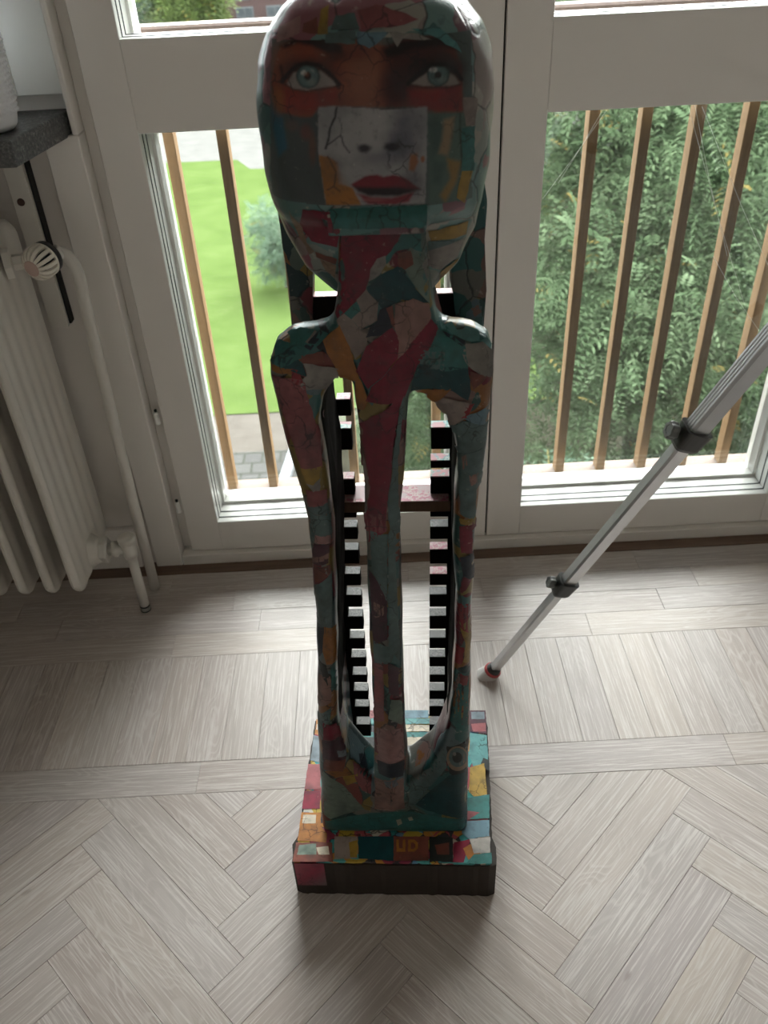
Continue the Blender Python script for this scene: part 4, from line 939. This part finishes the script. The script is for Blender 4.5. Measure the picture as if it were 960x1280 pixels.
HM = (2234.04994, -316.43335, 552.42497, -103.98567, -2643.94953, 3276.47513, -0.04081, -0.43216)
def face_uv(x, z): w = HM[6] * x + HM[7] * z + 1; return (HM[0] * x + HM[1] * z + HM[2]) / w, (HM[3] * x + HM[4] * z + HM[5]) / w
st = .00105; gx = np.arange(-.078, .118, st); gz = np.arange(1.075, 1.212, st); V = []; idx = {}
for i, x in enumerate(gx):
    for j, z in enumerate(gz):
        hit, nr, _, _ = TREES[1].ray_cast(Vector((x, -.05, z)), Vector((0, 1, 0)))
        u, w = face_uv(x, z)
        if hit is not None and nr.y < -.2 and 66 < u < 846 and 128 < w < 776: idx[(i, j)] = len(V); V.append((*(hit + nr * .0004), u, w))
U = np.array([p[3] for p in V]); W = np.array([p[4] for p in V])
jn = lambda s_: 5 * np.sin(U * .11 + s_) * np.sin(W * .13 + 2 * s_) + 3 * np.sin(U * .31 + W * .27 + s_)
U += jn(.3) * .16; W += jn(1.7) * .16
K = Print(U, W, (.13, .17, .17))
# side papers
K.poly([(72, 400), (125, 440), (145, 570), (105, 610), (80, 500)], (.04, .17, .25), 8); K.poly([(120, 420), (262, 430), (266, 590), (300, 775), (150, 765), (100, 620), (145, 570)], (.10, .125, .13), 10)
K.oval(215, 500, 22, 30, (.26, .09, .08), .8, .7); K.oval(160, 480, 26, 22, (.22, .13, .12), .8, .6); K.oval(240, 560, 14, 60, (.28, .10, .05), .8, .5)
K.poly([(672, 425), (800, 420), (850, 380), (846, 775), (680, 775)], (.14, .22, .19), 6); K.poly([(700, 440), (740, 470), (720, 560), (690, 600), (676, 470)], (.08, .13, .13), 14, .8)
K.poly([(735, 455), (775, 448), (765, 520), (750, 590), (715, 580), (730, 520)], (.42, .30, .19), 8); K.poly([(745, 600), (800, 620), (780, 700), (740, 770), (720, 740), (760, 680)], (.40, .26, .10), 8)
K.poly([(690, 600), (740, 620), (720, 700), (690, 690)], (.10, .17, .16), 10); K.line([(798, 360), (796, 500), (806, 640)], 6, (.05, .07, .07))
# the painted eyes
K.poly([(95, 230), (110, 185), (190, 150), (300, 165), (400, 150), (520, 180), (600, 150), (700, 142), (775, 190), (803, 260), (806, 430), (700, 425), (660, 400), (262, 402), (240, 440), (200, 445), (110, 430), (70, 330)], (.36, .095, .06), 5)
K.oval(440, 290, 75, 130, (.42, .19, .13), 1.2, .75); K.oval(120, 240, 60, 60, (.42, .14, .09), 1.0, .7)
K.poly([(520, 190), (600, 150), (700, 142), (775, 190), (803, 260), (806, 330), (620, 330), (540, 380), (510, 300)], (.075, .035, .035), 34, .92); K.oval(560, 340, 60, 70, (.06, .03, .035), 1.0, .8)
K.oval(400, 200, 60, 30, (.24, .07, .06), 1, .7)
K.poly([(105, 190), (190, 142), (290, 150), (350, 175), (352, 205), (300, 205), (235, 180), (180, 172), (130, 195)], (.045, .03, .03), 8); K.oval(330, 215, 40, 22, (.07, .04, .04), 1, .7)
K.poly([(500, 190), (560, 160), (640, 150), (720, 145), (790, 200), (720, 185), (620, 190), (520, 225)], (.03, .02, .022), 10)
K.poly([(90, 330), (200, 350), (330, 335), (345, 370), (250, 415), (120, 425), (80, 370)], (.38, .06, .05), 16, .9); K.oval(105, 390, 26, 50, (.50, .17, .06), .9, .8); K.oval(230, 385, 80, 22, (.44, .08, .07), 1, .7)
K.poly([(600, 340), (700, 345), (795, 335), (806, 425), (680, 420), (600, 395)], (.32, .045, .05), 14, .9); K.oval(740, 345, 50, 14, (.36, .05, .06), 1, .7)
K.oval(225, 275, 112, 52, (.10, .05, .05), .7, .85); K.poly([(138, 322), (165, 282), (215, 262), (272, 270), (312, 300), (342, 322), (290, 330), (212, 345), (160, 341)], (.46, .40, .38), 3)
K.oval(222, 291, 46, 46, (.05, .085, .09), .12); K.oval(222, 292, 39, 39, (.19, .29, .30), .3); K.oval(238, 312, 16, 14, (.34, .40, .38), .9, .7); K.oval(220, 290, 15, 15, (.05, .03, .03), .3); K.oval(206, 279, 13, 9, (.82, .82, .80), .3); K.oval(216, 284, 10, 8, (.34, .12, .08), .6, .7)
K.line([(118, 322), (140, 290), (175, 256), (215, 243), (265, 250), (305, 280), (340, 318)], 15, (.035, .025, .028)); K.line([(118, 322), (165, 342), (215, 348), (290, 334), (340, 324)], 5, (.09, .05, .05)); K.line([(112, 262), (126, 318)], 10, (.04, .03, .03), 6)
K.oval(708, 270, 105, 50, (.03, .02, .022), .7, .85); K.poly([(610, 318), (650, 290), (690, 266), (740, 268), (775, 295), (796, 325), (750, 331), (660, 326)], (.38, .33, .30), 3)
K.oval(714, 287, 43, 43, (.03, .055, .06), .12); K.oval(714, 288, 36, 36, (.16, .26, .26), .3); K.oval(728, 304, 15, 12, (.28, .36, .33), .9, .7); K.oval(712, 287, 14, 14, (.03, .02, .02), .3); K.oval(694, 266, 15, 10, (.80, .80, .78), .3)
K.line([(600, 316), (640, 282), (685, 250), (740, 250), (780, 275), (802, 310)], 16, (.02, .016, .018)); K.line([(610, 322), (660, 332), (750, 336), (798, 328)], 5, (.07, .03, .03))
# the pasted card with nose and lips
CARD = [(262, 404), (330, 400), (480, 404), (500, 412), (672, 404), (670, 600), (664, 768), (420, 770), (292, 772), (272, 640), (262, 580)]
K.poly(CARD, (.50, .49, .50), 2); IN = np.clip(.5 - poly_sdf(CARD, K.U, K.V) / 4, 0, 1); keep = K.c.copy()
K.oval(470, 470, 60, 90, (.60, .585, .59), 1.2, .8); K.oval(350, 540, 60, 80, (.57, .555, .56), 1.2, .7); K.oval(592, 490, 46, 95, (.20, .20, .25), 1.3, .85); K.oval(640, 470, 40, 90, (.36, .36, .40), 1.2, .6)
K.oval(550, 550, 60, 48, (.15, .15, .20), 1.1, .85); K.oval(500, 590, 80, 28, (.26, .26, .30), 1.1, .7); K.oval(488, 535, 34, 34, (.58, .56, .57), 1.1, .8)
K.oval(436, 556, 24, 15, (.045, .04, .05), .7); K.oval(540, 552, 30, 15, (.03, .028, .04), .7); K.line([(410, 540), (418, 565), (445, 572)], 4, (.16, .15, .18), 4, .7); K.oval(500, 625, 22, 28, (.42, .41, .43), 1, .6); K.oval(615, 690, 45, 60, (.22, .21, .25), 1.2, .6)
K.poly([(262, 585), (300, 590), (335, 610), (355, 690), (392, 705), (425, 770), (292, 772)], (.56, .23, .05), 3); K.poly([(330, 610), (350, 640), (380, 700), (340, 690)], (.50, .42, .38), 5, .7); K.poly([(608, 582), (634, 578), (638, 610), (622, 645), (603, 640)], (.52, .20, .09), 5); K.oval(655, 600, 8, 12, (.5, .2, .1), .5)
K.poly([(385, 692), (440, 660), (485, 654), (510, 664), (545, 655), (592, 670), (645, 712), (560, 722), (470, 728), (412, 715)], (.30, .028, .045), 4); K.poly([(396, 700), (470, 704), (560, 702), (648, 712), (560, 738), (450, 736), (412, 718)], (.025, .012, .018), 7); K.poly([(408, 726), (470, 742), (540, 744), (622, 722), (604, 758), (545, 772), (450, 768)], (.34, .05, .07), 5); K.oval(470, 752, 40, 8, (.48, .16, .17), 1, .6)
K.line([(332, 404), (326, 440), (308, 480), (300, 530), (290, 560)], 8, (.03, .03, .04), 2); K.line([(300, 545), (325, 525), (348, 508), (360, 545), (382, 572)], 5, (.05, .05, .06), 2); K.line([(340, 440), (352, 480), (348, 508)], 3, (.10, .10, .11), 2); K.line([(300, 590), (330, 650), (322, 700), (345, 720)], 5, (.10, .04, .02), 2); K.line([(322, 700), (296, 715)], 4, (.10, .04, .02), 2); K.line([(390, 402), (480, 404), (500, 410)], 4, (.05, .04, .04), 2)
K.c = keep * (1 - IN[:, None]) + K.c * IN[:, None]
F = [(idx[(i, j)], idx[(i + 1, j)], idx[(i + 1, j + 1)], idx[(i, j + 1)]) for (i, j) in idx if (i + 1, j) in idx and (i, j + 1) in idx and (i + 1, j + 1) in idx]
fp = print_mesh('face_print', [p[:3] for p in V], F, np.concatenate([np.clip(K.c * .36, 0, 1), np.ones((len(V), 1))], 1), head)
tag(fp, 'printed face with green eyes and red lips')

# ------------------------------------------------------------------ trees
def leaf_mat(name, dark, mid, lite, accent):
    t = NT(name); a = t.n('Attribute', attribute_name='tint'); sp = t.n('SeparateColor'); t.l(a.outputs['Color'], sp.inputs[0])
    c = t.ramp(sp.outputs[0], [(0, dark), (.45, mid), (.9, lite), (.955, lite), (.97, accent), (1, accent)])
    t.set(c, .6, 0, .12)
    tr = t.n('BsdfTranslucent'); t.l(c, tr.inputs[0]); mx = t.n('MixShader'); mx.inputs[0].default_value = .3
    t.l(t.b.outputs[0], mx.inputs[1]); t.l(tr.outputs[0], mx.inputs[2]); t.l(mx.outputs[0], t.out.inputs[0]); return t.m
def frond_shape(nl, ln, w):
    """pinnate frond: pairs of leaflets along a drooping stalk, x outward"""
    v = []; f = []
    for k in range(nl):
        q = (k + 1) / nl; x = ln * q; z = -.18 * ln * q * q; s = w * (1 - .55 * abs(q - .45))
        for sg in (-1, 1):
            i = len(v); v += [(x, 0, z), (x + s * .35, sg * s * .45, z + .02 * ln), (x + s * .55, sg * s, z - .05 * ln), (x + s * .02, sg * s * .55, z - .03 * ln)]
            f.append((i, i + 1, i + 2, i + 3))
    return np.array(v), np.array(f)
def foliage_mesh(name, centres, radii, per, shape, m, seed, droop=.5, size=(.8, 1.3)):
    rng = np.random.default_rng(seed); sv, sf = shape; n = len(centres) * per
    C = np.repeat(np.array(centres), per, 0); Rr = np.repeat(np.array(radii), per)
    d = rng.normal(size=(n, 3)); d /= np.linalg.norm(d, axis=1)[:, None]
    pos = C + d * (Rr * rng.uniform(.45, 1.0, n) ** .6)[:, None]
    out = d * .9 + rng.normal(size=(n, 3)) * .45; out[:, 2] -= droop * rng.uniform(0, 1, n); out /= np.linalg.norm(out, axis=1)[:, None]
    side = np.cross(out, np.array([0, 0, 1.0]) + rng.normal(size=(n, 3)) * .35); side /= np.linalg.norm(side, axis=1)[:, None]
    up = np.cross(side, out); sc = rng.uniform(*size, n)
    V = pos[:, None, :] + sc[:, None, None] * (sv[None, :, 0:1] * out[:, None, :] + sv[None, :, 1:2] * side[:, None, :] + sv[None, :, 2:3] * up[:, None, :])
    nv = len(sv); F = (sf[None] + (np.arange(n) * nv)[:, None, None]).reshape(-1, sf.shape[1]); V = V.reshape(-1, 3)
    me = bpy.data.meshes.new(name); me.vertices.add(len(V)); me.vertices.foreach_set('co', V.ravel().astype(np.float32))
    k = sf.shape[1]; me.loops.add(F.size); me.loops.foreach_set('vertex_index', F.ravel().astype(np.int32))
    me.polygons.add(len(F)); me.polygons.foreach_set('loop_start', (np.arange(len(F)) * k).astype(np.int32))
    at = me.attributes.new('tint', 'FLOAT_COLOR', 'POINT')
    base = np.repeat(rng.uniform(0, 1, len(centres)), per) * .45 + rng.uniform(0, 1, n) * .55
    acc = rng.uniform(0, 1, n) > .985; base = np.where(acc, 1.0, base * .93)
    tint = np.repeat(base, nv); colr = np.stack([tint, tint, tint, np.ones_like(tint)], 1)
    at.data.foreach_set('color', colr.ravel().astype(np.float32))
    me.update(calc_edges=True); me.validate(); me.materials.append(m); return me
def tree(name, label, base, trunk_h, crowns, per, shape, m, bark, seed, group=None, clump=(.35, .6), ncl=60, droop=.5, size=(.8, 1.3)):
    rng = random.Random(seed); t = thing(name, label, 'tree' if 'tree' in name or 'conifer' in name else 'shrub', base, group=group)
    cs = []; rs = []
    for (cx, cy, cz, rx, ry, rz) in crowns:
        for _ in range(ncl):
            while True:
                p = Vector((rng.uniform(-1, 1), rng.uniform(-1, 1), rng.uniform(-1, 1)))
                if .35 < p.length <= 1: break
            cs.append((cx + p.x * rx, cy + p.y * ry, cz + p.z * rz)); rs.append(rng.uniform(*clump))
    o = bpy.data.objects.new('foliage', foliage_mesh('foliage', cs, rs, per, shape, m, seed, droop, size)); COL.objects.link(o); o.parent = t
    bm = bmesh.new(); top = crowns[0]
    tube(bm, [(0, 0, -.05), (rng.uniform(-.1, .1), rng.uniform(-.1, .1), trunk_h * .5), (top[0] * .5, top[1] * .5, trunk_h), (top[0], top[1], top[2] + top[5] * .4)], [.16 * trunk_h / 4, .12 * trunk_h / 4, .09 * trunk_h / 4, .02], 10)
    obj('trunk', bm, bark, t, True)
    for k in range(min(7, len(cs))):
        c = cs[rng.randrange(len(cs))]; bm = bmesh.new(); s0_ = Vector((top[0] * .4, top[1] * .4, trunk_h * rng.uniform(.6, 1)))
        tube(bm, [s0_, (s0_ + Vector(c)) / 2 + Vector((0, 0, .15)), c], [.05 * trunk_h / 4, .035 * trunk_h / 4, .012], 7); obj('branch', bm, bark, t, True)
    return t
M['bark'] = plain('grey_brown_bark', (.045, .036, .028), .9, var=.3, scale=14)
LM1 = leaf_mat('robinia_leaves', (.030, .048, .022), (.066, .100, .048), (.125, .165, .090), (.20, .155, .05))
LM2 = leaf_mat('blue_green_leaves', (.034, .058, .036), (.074, .116, .074), (.145, .195, .135), (.17, .14, .05))
LM3 = leaf_mat('yellow_green_leaves', (.05, .075, .02), (.095, .135, .038), (.15, .19, .06), (.22, .16, .04))
FR1 = frond_shape(5, .24, .062); FR2 = frond_shape(4, .19, .058); FR3 = frond_shape(3, .9, .4)
GR = 'trees close outside the right door'
tree('robinia_tree', 'tall feathery green tree filling the middle of the right door glass', (2.9, 7.6, GZ), 5.2, [(0, 0, 6.3, 1.6, 1.2, 1.7), (-.2, -.2, 4.0, 1.7, 1.0, 1.4), (.2, .4, 8.0, 1.2, 1.1, .9)], 130, FR1, LM1, M['bark'], 11, GR, ncl=75)
tree('robinia_tree', 'feathery green tree at the far edge of the right door glass', (5.6, 8.4, GZ), 5.0, [(0, 0, 6.0, 1.8, 1.2, 2.0), (.2, -.2, 3.4, 1.8, 1.0, 1.6), (-.4, .1, 8.0, 1.2, 1.0, .8)], 120, FR1, LM2, M['bark'], 12, GR, ncl=75)
tree('robinia_tree', 'yellowish green tree seen through the gap beside the sculpture', (1.15, 9.6, GZ), 4.6, [(0, 0, 5.2, 1.3, 1.0, 1.8), (.1, .3, 7.0, 1.1, .9, 1.0)], 110, FR2, LM3, M['bark'], 13, GR, ncl=60)
tree('blue_shrub', 'blue green leafy shrub low behind the right balusters', (1.7, 5.2, GZ), 1.9, [(0, 0, 2.5, .75, .6, 1.0)], 140, FR2, LM2, M['bark'], 14, None, clump=(.2, .38), ncl=60)
tree('leafy_shrub', 'dense green shrub low behind the tripod leg', (3.6, 5.4, GZ), 1.9, [(0, 0, 2.3, 1.3, .6, 1.0)], 130, FR2, LM2, M['bark'], 15, None, clump=(.2, .38), ncl=70)
tree('understory_shrub', 'dark leafy shrub under the tall robinia trees', (3.4, 6.6, GZ), 1.6, [(0, .4, 1.6, 2.4, .7, 1.3)], 80, FR2, LM1, M['bark'], 16, None, clump=(.25, .45), ncl=80)
tree('young_tree', 'small grey green tree on the lawn beside the sculpture', (-2.05, 19.0, GZ), .7, [(0, 0, 1.1, .62, .6, .75)], 70, FR2, LM2, M['bark'], 17, None, clump=(.2, .35), ncl=40)
tree('garden_shrub', 'tall green shrub seen through the openings of the sculpture', (.62, 9.2, GZ), 1.6, [(0, 0, 1.9, .75, .7, 1.8), (.3, .2, 3.8, .75, .6, 1.1)], 110, FR2, LM1, M['bark'], 18, None, clump=(.25, .45), ncl=60)
FAR = 'distant trees behind the plaza'
for k, (x, y, h, r, m, lb) in enumerate([(-15.4, 58, 9, 1.9, LM2, 'dark bluish tree in the middle beyond the plaza'), (-9.6, 56, 8.5, 1.9, LM3, 'yellow green tree nearest the brick house beyond the plaza'),
                                      (-23.5, 57, 9, 1.9, LM1, 'green tree farthest from the brick house beyond the plaza'), (-12.9, 66, 10, 2.6, LM1, 'tall green tree behind the yellow one')]):
    tree('plaza_tree', lb, (x, y, GZ), h * .45, [(0, 0, h * .55, r, r, h * .5)], 45, FR3, m, M['bark'], 30 + k, FAR, clump=(.5, 1.0), ncl=90, size=(.6, 1.0))
for k, (x, y, h, r, m, lb) in enumerate([(8, 50, 12, 4.2, LM1, 'broad far tree behind the robinias'), (21, 50, 13, 4.6, LM2, 'broad far tree at the end of the garden')]):
    tree('garden_tree', lb, (x, y, GZ), h * .4, [(0, 0, h * .5, r, r, h * .5)], 40, FR3, m, M['bark'], 40 + k, None, clump=(.6, 1.2), ncl=90)

# red brick house beyond the plaza
def mat_brickwall():
    t = NT('far_red_brick'); v = t.coord('Object', (1, 1, 1)); n = t.noise(v, 3, 4); return t.set(t.ramp(n, [(.3, (.036, .017, .015)), (.7, (.05, .025, .022))]), .9)
hs = thing('brick_house', 'red brick house with white windows beyond the plaza', 'house', (-4.5, 79, GZ))
box('wall', -6, 9, -4, 4, 0, 7.5, mat_brickwall(), hs)
M['farwhite'] = plain('far_white_paint', (.075, .078, .08), .7); M['farpane'] = plain('far_window_pane', (.03, .036, .04), .3)
for zz in (.35, 1.55, 4.3):
    for k in range(5):
        x = -4.9 + 2.35 * k
        w_ = box('window', x, x + 1.35, -4.06, -3.98, zz + .0, zz + (.75 if zz < 1 else 1.0), M['farwhite'], hs)
        for s in (0, 1): box('pane', x + .1 + s * .62, x + .63 + s * .62, -4.075, -4.05, zz + .1, zz + (.65 if zz < 1 else .9), M['farpane'], w_)
pyobj('roof', [(-6.4, -4.4, 7.4), (9.4, -4.4, 7.4), (9.4, 0, 10.4), (-6.4, 0, 10.4), (9.4, 4.4, 7.4), (-6.4, 4.4, 7.4)], [(0, 1, 2, 3), (3, 2, 4, 5), (0, 3, 5), (1, 4, 2), (0, 5, 4, 1)], plain('far_roof_tiles', (.09, .05, .045), .9), hs)

# cobweb threads stretched over the outside of the right railing
M['web'] = plain('spider_silk', (.5, .5, .48), .5)
wb = thing('cobweb', 'fine cobweb threads stretched outside across the right railing', 'cobweb', (.72, 1.745, .55))
for a, b in (((-.10, 0, .43), (.13, 0, -.05)), ((-.085, 0, .43), (.05, 0, .10)), ((.02, 0, .10), (.16, 0, -.08)), ((-.235, 0, .42), (-.36, 0, .24)), ((-.245, 0, .42), (-.33, 0, .27)), ((-.06, 0, .40), (.18, 0, .02))):
    bm = bmesh.new(); a, b = Vector(a), Vector(b); tube(bm, [a, (a + b) / 2 + Vector((0, .004, -.006)), b], .00035, 5); obj('thread', bm, M['web'], wb)
